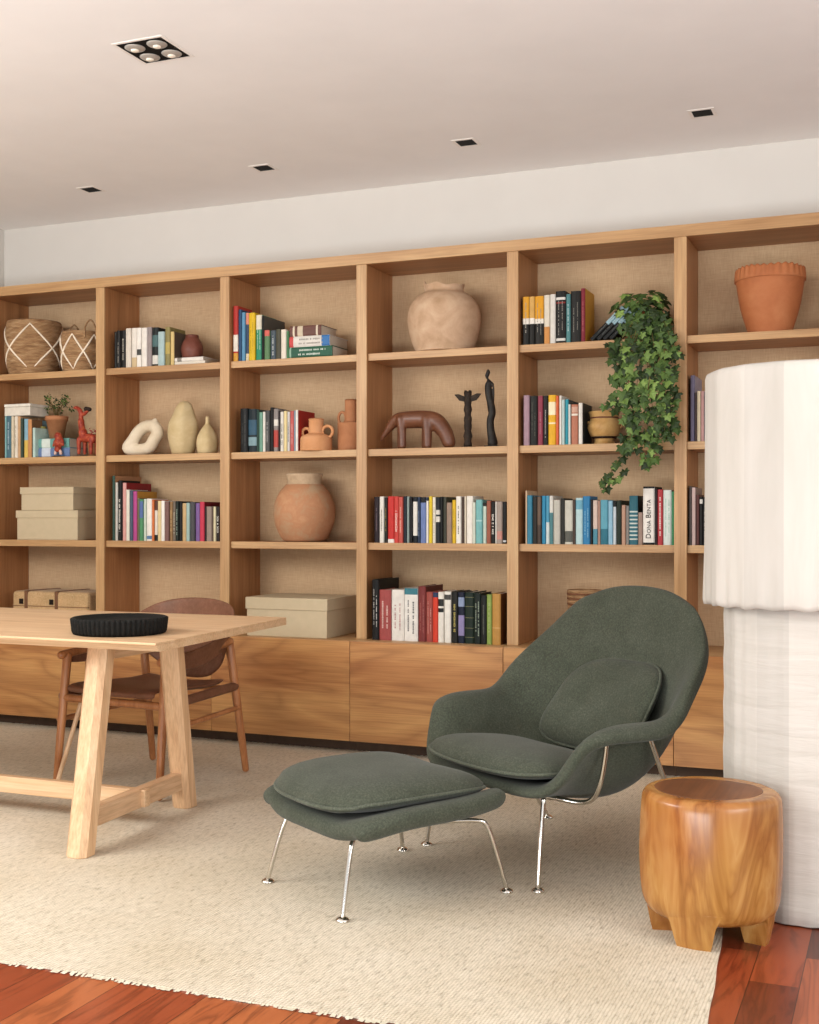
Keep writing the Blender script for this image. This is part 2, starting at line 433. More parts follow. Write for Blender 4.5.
# ------------------------------------------------------------------ ceiling lights
def ring(bm, w, t, z0, z1, mi=0):
    bm.box(-w, w, -w, -w + t, z0, z1, mi); bm.box(-w, w, w - t, w, z0, z1, mi)
    bm.box(-w, -w + t, -w + t, w - t, z0, z1, mi); bm.box(w - t, w, -w + t, w - t, z0, z1, mi)
t = thing('ceiling_spotlight', 'large square recessed black spotlight with four round lamps in the ceiling', 'ceiling light', (-2.70, -1.754, CEIL))
b = MB(); ring(b, .114, .012, -.0022, -.0002); b.build('frame', M['white_metal'], t)
b = MB(); b.box(-.101, .101, -.101, .101, -.0018, -.0004); b.build('housing', M['dark_recess'], t)
for sx in (-1, 1):
    for sy in (-1, 1):
        q = MB(); q.lathe(smooth_prof([(.002, -.012), (.018, -.011), (.034, -.007), (.040, -.0025)], 3), 24, (sx * .05, sy * .05, 0)); l = q.build('lamp', plain('#b9b5ae', .3, .05, 10, Metallic=.4), t)
        q = MB(); q.lathe([(.004, -.016), (.013, -.016), (.016, -.0125), (.016, -.011)], 16, (sx * .05, sy * .05, 0)); q.build('bulb', plain('#f4ead8', .2), l)
SPOT = ['farthest left of the four small square recessed spotlights along the ceiling', 'small square recessed spotlight second from left along the ceiling',
        'small square recessed spotlight third from left, above the big round pot', 'small square recessed spotlight farthest right, above the ivy end of bookcase']
for k, X in enumerate((-4.16, -3.075, -1.962, -.84)):
    t = thing('small_ceiling_spotlight', SPOT[k], 'ceiling light', (X, -.208, CEIL), 0, 'small spotlights along the ceiling')
    b = MB(); ring(b, .058, .015, -.0022, -.0002); b.build('frame', M['white_metal'], t)
    b = MB(); b.box(-.0428, .0428, -.0428, .0428, -.0018, -.0004); b.build('housing', M['dark_recess'], t)

# ------------------------------------------------------------------ dining table
tb = thing('dining_table', 'pale oak trestle dining table with thick top standing on the rug', 'table', (-3.45, -1.66, RT))
def L(x, y): return (x + 3.45, y + 1.66)
TT = .775 - RT
b = MB(); A_, B_, C_, D_ = L(-4.62, -2.19), L(-2.371, -2.224), L(-2.474, -1.086), L(-4.62, -1.086)
b.hexa([(*A_, TT - .008), (*B_, TT - .008), (*C_, TT - .008), (*D_, TT - .008)], [(*A_, TT), (*B_, TT), (*C_, TT), (*D_, TT)])
b.hexa([(A_[0], A_[1] + .03, TT - .032), (B_[0] - .002, B_[1] + .03, TT - .032), (*C_, TT - .032), (*D_, TT - .032)], [(A_[0], A_[1], TT - .0081), (B_[0], B_[1], TT - .0081), (*C_, TT - .0081), (*D_, TT - .0081)])
b.build('tabletop', M['oak_table_x'], tb, bevel=.0015)
for X0_ in (-2.752, -4.3):
    for sgn in (-1, 1):
        X = X0_ - .020 * sgn + (.022 if sgn < 0 else 0); XT = X - (.034 if sgn < 0 else 0)
        yb, yt = -1.805 + sgn * .385, -1.775 + sgn * .245
        b = MB(); wx, wy = .044, .042
        def q(y, z, wx=wx, wy=wy):
            x0, y0 = L(X, y); c = .55
            return [(x0 - wx, y0 - wy * c, z), (x0 - wx * c, y0 - wy, z), (x0 + wx * c, y0 - wy, z), (x0 + wx, y0 - wy * c, z),
                    (x0 + wx, y0 + wy * c, z), (x0 + wx * c, y0 + wy, z), (x0 - wx * c, y0 + wy, z), (x0 - wx, y0 + wy * c, z)]
        X_b = X; lo_ = q(yb, 0); X = XT; hi_ = q(yt, TT - .032); X = X_b
        b.add(lo_ + hi_, [tuple(range(7, -1, -1)), tuple(range(8, 16))] + [(i, (i + 1) % 8, 8 + (i + 1) % 8, 8 + i) for i in range(8)])
        b.build('leg', M['oak_table_z'], tb, bevel=.004)
    x0, y0 = L(X0_, -1.795)
    rz_ = Matrix.Translation((x0, y0, 0)) @ Matrix.Rotation(radians(3.6), 4, 'Z')
    b = MB(); b.box(-.022, .022, -.40, .375, .08, .152, 0, rz_); b.build('cross_stretcher', M['oak_table_y'], tb, bevel=.003)
    b = MB(); b.box(x0 - .030, x0 + .030, y0 - .22, y0 + .25, TT - .095, TT - .0325); b.build('top_rail', M['oak_table_y'], tb, bevel=.003)
x0, y0 = L(-4.34, -1.775); x1, _ = L(-2.712, 0)
b = MB(); b.box(x0, x1, y0 - .018, y0 + .018, .083, .149); b.build('long_stretcher', M['oak_table_x'], tb, bevel=.003)

# pleated black tray on the table
b = MB()
NP = 58
def pleat(p, a, j):
    if 2 <= j <= 5:
        k = 1 + .045 * abs(cos(a * NP / 2)) ** .7 - .03
        p.x *= k; p.y *= k
    return p
b.lathe([(.003, 0), (.158, 0), (.166, .002), (.171, .012), (.175, .048), (.176, .058), (.170, .062), (.160, .060), (.150, .050), (.06, .046), (.003, .046)], NP * 8, fx=pleat)
tag(b.build('pleated_tray', M['black_felt'], loc=(-2.705, -1.965, .775)), 'round black pleated felt tray lying on the pale dining table', 'tray')

# ------------------------------------------------------------------ dining chair
ch = thing('dining_chair', 'brown leather armchair with wooden legs tucked behind the dining table', 'chair', (-3.195, -1.015, RT), radians(-7))
def leg(p0, p1, r0, r1, name='leg', m='chair_wood'):
    b = MB(); b.tube([p0, Vector(p0).lerp(Vector(p1), .5), p1], [r0, (r0 + r1) / 2 * 1.05, r1], 12); return b.build(name, M[m], ch)
for sx in (-1, 1):
    leg(((.32 if sx > 0 else -.305), (-.34 if sx > 0 else -.31), .018), (sx * .288, -.26, .578), .016, .021)
    leg((sx * .285, .31, .018), (sx * .262, .215, .625), .016, .021)
    b = MB(); b.tube(catmull([(sx * .292, -.295, .582), (sx * .295, -.20, .59), (sx * .295, 0, .606), (sx * .27, .21, .628)], 5), .019, 10); b.build('arm', M['chair_wood'], ch)
    b = MB(); b.tube([(sx * .305, -.27, .395), (sx * .27, .245, .415)], .022, 12); b.build('side_rail', M['leather'], ch)
    b = MB(); b.tube([(sx * .315, -.285, .29), (sx * .28, .27, .315)], .012, 10); b.build('side_stretcher', M['chair_wood'], ch)
b = MB(); b.tube([(-.275, .25, .40), (.275, .25, .40)], .014, 10); b.build('rear_rail', M['chair_wood'], ch)
b = MB(); b.tube([(-.29, -.275, .39), (.29, -.275, .39)], .018, 10); b.build('front_rail', M['chair_wood'], ch)
b = MB(); b.tube([(-.285, -.325, .012), (-.21, -.24, .40)], .0105, 8)
br = b.build('brace', M['chair_wood_pale'], ch); br['label'] = 'slim pale wooden rod'
rows = []
for j, (y, zz) in enumerate([(-.285, .42), (-.30, .44), (-.27, .455), (-.15, .45), (0, .44), (.14, .435), (.235, .45)]):
    rows.append([(x * (.258 - .02 * max(0, y) / .25), y, zz - .022 * (1 - (x) ** 2) * (1 if j > 1 else .2)) for x in (-1, -.7, -.35, 0, .35, .7, 1)])
b = MB(); b.grid(rows); b.build('seat', M['leather'], ch, sub=2, solid=.022)
# wrap-around back shell
rows_t = []
path = [(-.30, -.26), (-.315, -.12), (-.325, .05), (-.308, .19), (-.245, .285), (-.125, .316), (0, .323), (.125, .316), (.245, .285), (.308, .19), (.325, .05), (.315, -.12), (.30, -.26)]
topz = [.598, .617, .65, .725, .79, .815, .822, .815, .79, .725, .65, .617, .598]
botz = [.545, .53, .555, .60, .53, .44, .43, .44, .53, .60, .555, .53, .545]
inw = [.0, .01, .03, .06, .04, .02, .01, .02, .04, .06, .03, .01, .0]
G = []
for k in range(6):
    t_ = k / 5; row = []
    for (x, y), zt, zb, iw in zip(path, topz, botz, inw):
        s_ = 1 - iw * (1 - t_) * 2.2; bow = .018 * sin(pi * t_)
        yy = y * (1 if y > 0 else 1) - (.05 * (1 - t_) if y > .15 else 0) + bow * .3
        row.append((x * s_, yy, zb + (zt - zb) * t_))
    G.append(row)
b = MB(); b.grid(G); b.build('backrest', M['leather'], ch, sub=2, solid=.014)

# ------------------------------------------------------------------ green lounge chair
ARM_A = math.atan2(-.582, .813)
wc = thing('lounge_chair', 'large dark green upholstered lounge chair with curved shell and steel legs', 'armchair', (-1.3575, -1.7825, RT), ARM_A)
S = [
 [(0, -.035, .306), (.12, -.033, .304), (.23, -.020, .300), (.325, .002, .300), (.378, .024, .330), (.408, .052, .395), (.436, .088, .455), (.466, .130, .480)],
 [(0, .12, .288), (.12, .12, .288), (.22, .12, .292), (.305, .125, .325), (.365, .135, .41), (.405, .15, .495), (.450, .165, .520), (.500, .185, .490)],
 [(0, .29, .248), (.12, .29, .248), (.22, .29, .258), (.315, .29, .31), (.375, .30, .41), (.412, .31, .498), (.455, .315, .518), (.510, .32, .484)],
 [(0, .43, .234), (.12, .43, .234), (.22, .425, .248), (.325, .415, .315), (.388, .405, .42), (.425, .405, .496), (.463, .405, .515), (.512, .41, .486)],
 [(0, .555, .285), (.12, .555, .287), (.22, .545, .31), (.33, .515, .375), (.402, .485, .455), (.442, .475, .525), (.474, .472, .552), (.508, .475, .540)],
 [(0, .625, .43), (.12, .622, .43), (.23, .61, .45), (.33, .575, .49), (.402, .54, .535), (.442, .522, .578), (.470, .512, .600), (.495, .514, .602)],
 [(0, .675, .60), (.12, .672, .60), (.23, .66, .605), (.32, .635, .62), (.385, .612, .64), (.428, .596, .662), (.452, .590, .672), (.472, .592, .672)],
 [(0, .715, .76), (.11, .713, .758), (.21, .705, .753), (.295, .69, .748), (.352, .675, .745), (.392, .665, .745), (.413, .664, .744), (.430, .668, .738)],
 [(0, .738, .87), (.10, .736, .868), (.188, .732, .861), (.256, .724, .848), (.304, .716, .836), (.336, .71, .827), (.354, .71, .820), (.370, .713, .812)],
 [(0, .752, .948), (.07, .751, .946), (.132, .749, .939), (.184, .746, .927), (.222, .742, .914), (.252, .739, .902), (.274, .737, .891), (.293, .736, .879)],
]
rows = [[(-x, y, z) for x, y, z in reversed(r[1:])] + list(r) for r in S]
b = MB(); b.grid(rows); b.build('shell', M['green'], wc, sub=2, solid=.048)

def cushion(name, parent, mapf, T, exp=3.2, n=56, rings=9, mat='green', pow_=.55, pipe=.0055):
    b = MB(); top = []; bot = []
    def ab(r, a):
        c, s_ = cos(a), sin(a)
        d = (abs(c) ** exp + abs(s_) ** exp) ** (-1 / exp)
        return r * d * c, r * d * s_
    R = [sin(pi / 2 * (k / rings)) ** .9 for k in range(1, rings + 1)]
    for r in R:
        hgt = T * max(0, 1 - r ** 3.2) ** pow_
        top.append([mapf(*ab(r, 2 * pi * i / n), hgt) for i in range(n)])
        bot.append([mapf(*ab(r, 2 * pi * i / n), -hgt) for i in range(n)])
    rr = list(reversed(bot)) [1:] if False else list(reversed(bot))[0:0]
    allrows = list(reversed(top)) + []
    # bottom centre ring -> edge -> top centre ring
    seq = bot[:-1] + [top[-1]] + list(reversed(top[:-1]))
    vs = [p for r_ in seq for p in r_]; nr = len(seq); fs = []
    for i in range(nr - 1):
        for j in range(n):
            k = (j + 1) % n; fs.append((i * n + j, i * n + k, (i + 1) * n + k, (i + 1) * n + j))
    vs += [mapf(0, 0, -T), mapf(0, 0, T)]
    for j in range(n):
        k = (j + 1) % n; fs.append((k, j, nr * n)); fs.append(((nr - 1) * n + j, (nr - 1) * n + k, nr * n + 1))
    b.add(vs, fs, 0, True)
    o = b.build(name, M[mat], parent, fix=True)
    e = MB(); e.tube(top[-1], pipe, 8, True); e.build('piping', M[mat + '_pipe'], o)
    return o
def seat_map(a, bb, t_):
    x = a * .330 * (1 - .05 * bb); y = .185 + bb * .225 - .018 * (1 - a * a) * (1 if bb < 0 else 0)
    v = (y + .02) / .42
    z = .372 - .045 * v * v - .012 * (1 - a * a) + (.012 if bb < 0 else 0) * 0
    return Vector((x, y - t_ * .05, z + t_ * (1.0 if t_ > 0 else .55)))
cushion('seat_cushion', wc, seat_map, .066, 4.2)
def back_map(a, bb, t_):
    v = (bb + 1) / 2
    x = a * (.272 - .04 * v) + .05 * v; y = .475 + .195 * v - .055 * abs(a) ** 2.4; z = .355 + .315 * v
    return Vector((x, y - t_ * .85, z + t_ * .5))
cushion('back_cushion', wc, back_map, .055, 3.8)
def chrome(pts, r, root, name, n=10, sm=6):
    b = MB(); b.tube(catmull(pts, sm) if len(pts) > 2 else pts, r, n); return b.build(name, M['chrome'], root)
def glide(x, y, root, par):
    b = MB(); b.lathe([(.004, 0), (.021, 0), (.022, .004), (.017, .009), (.009, .013), (.004, .014)], 20, (x, y, 0)); b.build('foot_glide', M['chrome'], par)
for sx in (-1, 1):
    l = chrome([(sx * .329, 0, .008), (sx * .318, .02, .16), (sx * .305, .042, .285)], .0085, wc, 'leg'); glide(sx * .329, 0, wc, l)
    l = chrome([(sx * .41, .63, .008), (sx * .43, .495, .24), (sx * .455, .365, .475)], .0085, wc, 'leg'); glide(sx * .41, .63, wc, l)
    chrome([(sx * .450, .185, .495), (sx * .438, .188, .43), (sx * .412, .19, .34), (sx * .37, .195, .282), (sx * .32, .18, .262), (sx * .26, .14, .268), (sx * .15, .10, .27)], .0085, wc, 'side_rod')
b = MB(); b.tube([(-.15, .10, .27), (.15, .10, .27)], .0085); b.build('cross_rod', M['chrome'], wc)

# ------------------------------------------------------------------ ottoman
ot = thing('ottoman', 'dark green upholstered ottoman on thin steel legs in front of chair', 'footstool', (-1.587, -2.0975, RT), radians(-33))
OS = []
for y, w, dz in ((-.300, .86, -.006), (-.235, .95, -.008), (-.12, 1, -.007), (0, 1, -.006), (.12, 1, -.004), (.235, .96, .002), (.300, .90, .006)):
    OS.append([(x * w, y + (.022 * (x / .33) ** 2 if y < -.2 else (-.016 * (x / .33) ** 2 if y > .2 else 0)), z + dz - (.030 * (x / .33) ** 2 if y < -.28 else .013 * (x / .33) ** 2 if y < -.2 else -.006 * (x / .33) ** 2)) for x, z in
               ((0, .258), (.11, .259), (.19, .264), (.248, .280), (.288, .296), (.320, .300), (.345, .284))])
rows = [[(-x, y, z) for x, y, z in reversed(r[1:])] + list(r) for r in OS]
b = MB(); b.grid(rows); b.build('shell', M['green'], ot, sub=2, solid=.062)
def ott_map(a, bb, t_):
    x = a * .292; y = bb * .305 - .005
    z = .318 + .024 * a * a + .004 * (1 - bb * bb) - .016 * max(0, bb) ** 2 * (1 - a * a) - (.010 * a * a if bb < -.8 else 0)
    return Vector((x, y, z + t_ * (1 if t_ > 0 else .55)))
cushion('cushion', ot, ott_map, .076, 3.4)
for sy in (-1, 1):
    for sx in (-1, 1):
        xf = .235 if sy < 0 else .295
        l = chrome([(sx * xf, sy * .29, .008), (sx * (xf - .018), sy * .262, .13), (sx * (xf - .034), sy * .236, .213), (sx * (xf - .050), sy * .205, .231), (sx * (xf - .095), sy * .13, .231)], .0075, ot, 'leg')
        glide(sx * xf, sy * .29, ot, l)
for sx in (-1, 1):
    b = MB(); b.tube([(sx * .14, -.13, .231), (sx * .20, .13, .231)], .0075); b.build('side_rod', M['chrome'], ot)

# ------------------------------------------------------------------ stump stool
sx0, sy0 = -.5206, -2.151
sl = thing('stump_stool', 'round carved wooden stump stool standing half on the rug', 'stool', (sx0, sy0, 0))
def lump(p, a, j):
    k = 1 + .012 * sin(a * 2 + .6) + .008 * sin(a * 3 + j * .25); p.x *= k; p.y *= k; return p
b = MB()
b.lathe(smooth_prof([(.02, .068), (.12, .066), (.165, .072), (.188, .098), (.197, .15), (.201, .23), (.200, .32), (.196, .39), (.190, .409), (.178, .418), (.160, .419)], 4)
        , 72, fx=lump)
b.build('body', M['stump'], sl)
def core(p, a, j):
    r = 1 + .06 * cos(a - 3.6) + .05 * sin(2 * a + 1.3) + .025 * sin(3 * a)
    p.x *= r; p.y *= r; return p
b = MB(); b.lathe([(.003, .4196), (.08, .4198), (.142, .4199), (.147, .4188)], 64, fx=core)
b.build('heartwood_top', M['stump_core'], sl)
RV, FV = Vector((CT, ST, 0)), Vector((-ST, CT, 0))
for (cx, cz) in ((-.085, -.142), (.128, -.055), (-.128, .06), (.085, .142)):
    p = RV * cx + FV * cz; X = sx0 + p.x; d = p.normalized(); tt = Vector((-d.y, d.x, 0))
    base = RT if X < -.50 else 0.0
    b = MB()
    a0 = math.atan2(d.y, d.x); pr = [(.165, .30, base), (.172, .33, .03), (.180, .37, .07), (.1885, .46, .108), (.186, .52, .15)]
    rows_ = []
    for ro, ha, z_ in pr:
        out = [(ro * cos(a0 + ha * (k / 5 - 1)), ro * sin(a0 + ha * (k / 5 - 1)), z_) for k in range(11)]
        inn = [((.105 - .25 * z_) * cos(a0 + ha * 1.1 * (1 - k / 4)), (.105 - .25 * z_) * sin(a0 + ha * 1.1 * (1 - k / 4)), z_) for k in range(9)]
        rows_.append(out + inn)
    b.grid(rows_, 0, False, True); n_ = len(rows_[0]); b.add(rows_[0], [tuple(range(n_ - 1, -1, -1))]); b.add(rows_[-1], [tuple(range(n_))])
    b.build('foot', M['stump'], sl)

# ------------------------------------------------------------------ floor lamp
lampX, lampY = -.2764, -1.748
lp = thing('floor_lamp', 'giant white cotton floor lamp with two drum tiers at the right edge', 'lamp', (lampX, lampY, 0))
ang0 = math.atan2(CAMY - lampY, 0 - lampX)
def drum(prof, name, m, nper=10, gather=0):
    NF = 16; rows = []
    for (r, z, g) in prof:
        row = []
        for i in range(NF * nper):
            f = i / nper; a = ang0 + (f - .25 - .5) * 2 * pi / NF + radians(4)
            t_ = f - math.floor(f); d = (t_ - .5) * 2 * pi / NF
            k = cos(pi / NF) / cos(d)                      # flat panel
            k = 1 + (k - 1) * 1.0
            seam = -.006 * math.exp(-((min(t_, 1 - t_)) / .06) ** 2)
            pk = g * (.012 * math.exp(-((min(t_, 1 - t_)) / .16) ** 2) * sin(z * 55) * 0 + .006 * sin(t_ * 2 * pi * 2 + math.floor(f) * 2.3) * (.4 + .6 * abs(sin(math.floor(f) * 1.7))))
            rr = r * k + seam * .5 + pk
            row.append((rr * cos(a), rr * sin(a), z + .004 * g * sin(f * 9.1)))
        rows.append(row)
    b = MB(); b.grid(rows, 0, True, True)
    n = NF * nper
    for k in range(len(b.f)): b.m[k] = (0, 1, 0, 2, 1, 2, 0, 1, 2, 0, 2, 1, 0, 2, 1, 2)[((k % n) // nper) % NF]
    b.add(rows[-1], [tuple(range(n))], 0)
    return b.build(name, m, lp)
prof = [(.25, .945, 0), (.306, .932, .6), (.318, .934, 1), (.322, .95, 1)] + [(.322 - .002 * k / 16, .95 + .69 * k / 16, max(0, 1 - k / 4.5)) for k in range(1, 17)] + [(.316, 1.655, 0), (.304, 1.662, 0), (.10, 1.655, 0)]
drum(prof, 'lamp_shade', M['shade'])
prof = [(.255, .003, .3), (.263, .008, .4)] + [(.264 - .004 * k / 20 + .0015 * sin(k * 2.1), .01 + .94 * k / 20, .25) for k in range(1, 21)] + [(.20, .951, 0)]
drum(prof, 'lower_drum', M['shade_low'])

# ------------------------------------------------------------------ books
ORD = ['first', 'second', 'third', 'fourth', 'fifth', 'sixth', 'seventh', 'eighth', 'ninth', 'tenth', '11th', '12th', '13th', '14th', '15th', '16th', '17th', '18th', '19th', '20th',
       '21st', '22nd', '23rd', '24th', '25th', '26th', '27th', '28th', '29th', '30th', '31st', '32nd', '33rd', '34th', '35th', '36th', '37th', '38th']
PAGE = '#ddd3c0'
def book_mesh(w, h, d, cover, bands=(), letters=None, side=None, rnd=None, tw=.5):
    """upright book: spine faces -Y, origin at bottom centre of the spine"""
    b = MB(); mats = [plain(cover, .5, .08, 30, .82), plain(PAGE, .9, .08, 200, .8)]
    def mi(hexc):
        m = plain(hexc, .5, .08, 30, .82)
        if m not in mats: mats.append(m)
        return mats.index(m)
    x = w / 2; t_ = min(.0025, w * .16); rs = min(.006, w * .3)
    sm = mi(side) if side else 0
    b.box(-x, -x + t_, rs, d, 0, h, 0); b.box(x - t_, x, rs, d, 0, h, sm)
    pr = [(-x, rs), (-x + t_, rs), (0, t_ * .6 + rs * .2), (x - t_, rs), (x, rs), (x * .72, rs * .28), (0, 0), (-x * .72, rs * .28)]
    b.prism([(-x, rs), (-x * .72, rs * .28), (0, 0), (x * .72, rs * .28), (x, rs)], 0, h, 0)
    b.box(-x + t_, x - t_, rs, d - .004, .0015, h - .004, 1)
    def strip(z0, z1, hw, m, off):
        k = hw / x
        if k > .72: pts = [(-hw, rs * (.28 + (k - .72) / .28 * .72)), (-x * .72, rs * .28), (0, 0), (x * .72, rs * .28), (hw, rs * (.28 + (k - .72) / .28 * .72))]
        else: pts = [(-hw, rs * .28 * k / .72), (0, 0), (hw, rs * .28 * k / .72)]
        n = len(pts)
        b.add([(px_, py_ - off, z0) for px_, py_ in pts] + [(px_, py_ - off, z1) for px_, py_ in pts], [(i, i + 1, n + i + 1, n + i) for i in range(n - 1)], m)
    for f0, f1, c in bands: strip(f0 * h, f1 * h, x * .985, mi(c), .0004)
    if letters:
        lm = mi(letters); cols = (-.38, .38) if w > .036 else (0,)
        for cc in cols:
            z = (.14 + .12 * rnd.random()) * h; top = (.66 + .2 * rnd.random()) * h; hw = x * tw * (.34 if len(cols) > 1 else .62)
            while z < top:
                l = rnd.uniform(.003, .008); wv = hw * rnd.uniform(.6, 1)
                zz = min(z + l, .9 * h); xo = cc * x
                b.add([(xo - wv, -.0007 + rs * .28 * abs(xo - wv) / (x * .72), z), (xo + wv, -.0007 + rs * .28 * abs(xo + wv) / (x * .72), z), (xo + wv, -.0007 + rs * .28 * abs(xo + wv) / (x * .72), zz), (xo - wv, -.0007 + rs * .28 * abs(xo - wv) / (x * .72), zz)], [(0, 1, 2, 3)], lm)
                z += l + (.0018 if rnd.random() > .15 else .010)
    return b, mats
COUNT = {}
def book(o0, sc, row, shelf, phrase, group, items, yf=.025, dep=.165):
    """items: (x0, x1, ytop, cover, look, {options}) measured in one enlarged crop of the photo"""
    rnd = random.Random(group)
    zb = SH[shelf]; prevx = None
    for k, it in enumerate(items):
        x0, x1, yt, cov, look = it[:5]; op = it[5] if len(it) > 5 else {}
        pa, pb = o0[0] + x0 / sc, o0[0] + x1 / sc; py = o0[1] + yt / sc
        X0, X1 = PX(pa, yf), PX(pb, yf)
        if prevx is not None: X0 = max(X0, prevx + .0004)
        X1 = max(X1, X0 + .006); prevx = X1
        h = PZ((pa + pb) / 2, py, yf) - zb
        j = rnd.uniform(-.004, .006)
        bm, mats = book_mesh(X1 - X0 - .0006, h, op.get('d', dep + rnd.uniform(-.02, .02)), cov, op.get('b', ()), op.get('t'), op.get('s'), rnd, op.get('tw', .5))
        o = bm.build('book', mats, loc=((X0 + X1) / 2, yf + j, zb))
        lab = '%s, %s from left in row %s' % (look, ORD[k], phrase)
        tag(o, lab, 'book', group)
        yield o
def run(*a, **k): return list(book(*a, **k))

run((100, 310), 6.825, 'A', 1, 'beside small brown vase', 'books beside the small brown vase', [
 (92, 112, 148, '#1f1d1c', 'slim black book'), (112, 137, 141, '#2a2927', 'charcoal book with grey lettering', {'t': '#8d877c'}),
 (137, 171, 138, '#232220', 'black book with pale lettering', {'t': '#a39d90'}), (172, 208, 125, '#ddd3c4', 'cream book'),
 (210, 249, 122, '#e6ded2', 'off-white book with tan foot', {'b': [(0, .25, '#cdb58d')]}), (250, 280, 122, '#ece6dc', 'slim white book', {'b': [(.3, .45, '#454441')]}),
 (281, 318, 121, '#e9e2d8', 'thicker white book'), (319, 351, 117, '#968a88', 'mauve grey book'),
 (352, 394, 118, '#29302f', 'black book with white foot label', {'b': [(.05, .28, '#d6d2c8'), (.5, .8, '#4d6b6b')], 'd': .2}),
 (395, 438, 148, '#a9c0c0', 'shorter light blue book'), (440, 474, 115, '#8d8150', 'olive yellow book', {'b': [(.3, .6, '#b8a35a')]}),
 (477, 502, 147, '#d6bc7d', 'cream yellow book', {'s': '#5b4f44'})])
bb3 = run((225, 295), 6.3, 'B', 1, 'beside three stacked books', 'books beside the stacked books', [
 (48, 79, 68, '#b2342c', 'tall red book with white circle', {'b': [(0, .15, '#d39a3c'), (.18, .48, '#e6dccd')]}),
 (81, 102, 92, '#2b4a6b', 'navy blue book'), (103, 125, 110, '#5f93b3', 'light blue book'),
 (126, 148, 112, '#3a4a63', 'coral headed navy book', {'b': [(.76, 1, '#d98a70'), (0, .15, '#d7c6a4')]}), (149, 188, 112, '#d8b21f', 'bright yellow book', {'t': '#9a7d18', 'tw': .25}),
 (190, 229, 125, '#2f8a6a', 'green and cream book', {'b': [(.68, 1, '#e0d8c3')], 't': '#cfe0cc', 'tw': .3}),
 (231, 246, 132, '#23221f', 'slim tall black book', {'s': '#4d4c48', 'd': .24}), (247, 280, 222, '#5d8059', 'short green book with coral head', {'b': [(.8, 1, '#d0665a')]}),
 (281, 316, 222, '#47535b', 'short slate blue book', {'t': '#b0b6b4'}), (318, 349, 215, '#4b4a3b', 'short olive brown book'), (350, 383, 217, '#e3d9c8', 'short cream book'), (385, 399, 228, '#4d7d56', 'slim short green book')])
# titles lying flat: spine faces the room
def flat_book(px0, px1, py0, py1, zb, yf, d, cover, label, bands=(), letters=None, group=None, pages=PAGE):
    X0, X1 = PX(px0, yf), PX(px1, yf); pm = (px0 + px1) / 2
    h = (py1 - py0) * DEP(PX(pm, yf), yf) / F
    bm, mats = book_mesh(h, X1 - X0, d, cover, bands, letters, None, random.Random(label), .55)
    R_ = Matrix.Rotation(radians(90), 4, 'Y')
    bm.v = [tuple(R_ @ Vector(v)) for v in bm.v]
    o = bm.build('book', mats, loc=(X0, yf, zb + h / 2)); tag(o, label, 'book', group)
    return zb + h
f = lambda x, y, s=6.3, o=(225, 295): (o[0] + x / s, o[1] + y / s)
z = SH[1]
z = flat_book(f(400, 0)[0], f(675, 0)[0], 325, 336.0, z, .03, .2, '#2f5e49', 'green book lying flat at the bottom of the stack of three', [(.02, .06, '#8fae97')], '#c9d4c6', 'three books stacked flat')
z = flat_book(f(405, 0)[0], f(658, 0)[0], 335.8, 346.6, z, .03, .23, '#dcd6cc', 'white book with red and blue ends in middle of stack of three', [(0, .1, '#c9504c'), (.8, 1, '#3f74ad')], '#9a958c', 'three books stacked flat')
z = flat_book(f(407, 0)[0], f(604, 0)[0], 325.2, 335.8, z, .035, .2, '#6d4a41', 'brown and cream striped book on top of the stack of three', [(.1, .16, '#d9ccb4'), (.25, .42, '#cfc0a6'), (.84, .9, '#d9ccb4')], None, 'three books stacked flat')
run((230, 395), 6.3, 'C', 2, 'beside two-handled terracotta vase', 'books beside the two-handled vase', [
 (65, 110, 85, '#1c1d1d', 'thick black book', {'t': '#5b5b56', 'tw': .2}), (111, 164, 88, '#23333a', 'thick dark book with blue cover art', {'b': [(.15, .35, '#7f9aa0'), (.4, .75, '#35566a')]}),
 (165, 178, 92, '#2d463c', 'slim dark green book'), (179, 202, 108, '#6f9a86', 'sea green book'), (203, 221, 105, '#e0dbd0', 'slim white book'),
 (222, 249, 97, '#4b4b4a', 'dark grey book', {'t': '#8f8e8a'}), (250, 269, 78, '#232120', 'tallest black book'), (270, 300, 86, '#8e8580', 'grey book with red foot', {'b': [(.1, .5, '#b2473f'), (.6, .75, '#e0dace')]}),
 (301, 313, 100, '#3a2d2a', 'slim brown book'), (314, 335, 105, '#dcd6ca', 'white book with dark spots', {'t': '#5a5550', 'tw': .8}), (336, 355, 100, '#e3cf98', 'cream yellow book'),
 (356, 373, 105, '#d1ccc6', 'slim pale grey book', {'t': '#73706c'}), (374, 400, 100, '#bf5a55', 'coral red book', {'t': '#e0b7ae', 'tw': .25}), (401, 412, 98, '#8395a3', 'slim blue grey book'),
 (413, 429, 95, '#e6e1d7', 'white spined book with red cover', {'s': '#a3241f', 'd': .2})])
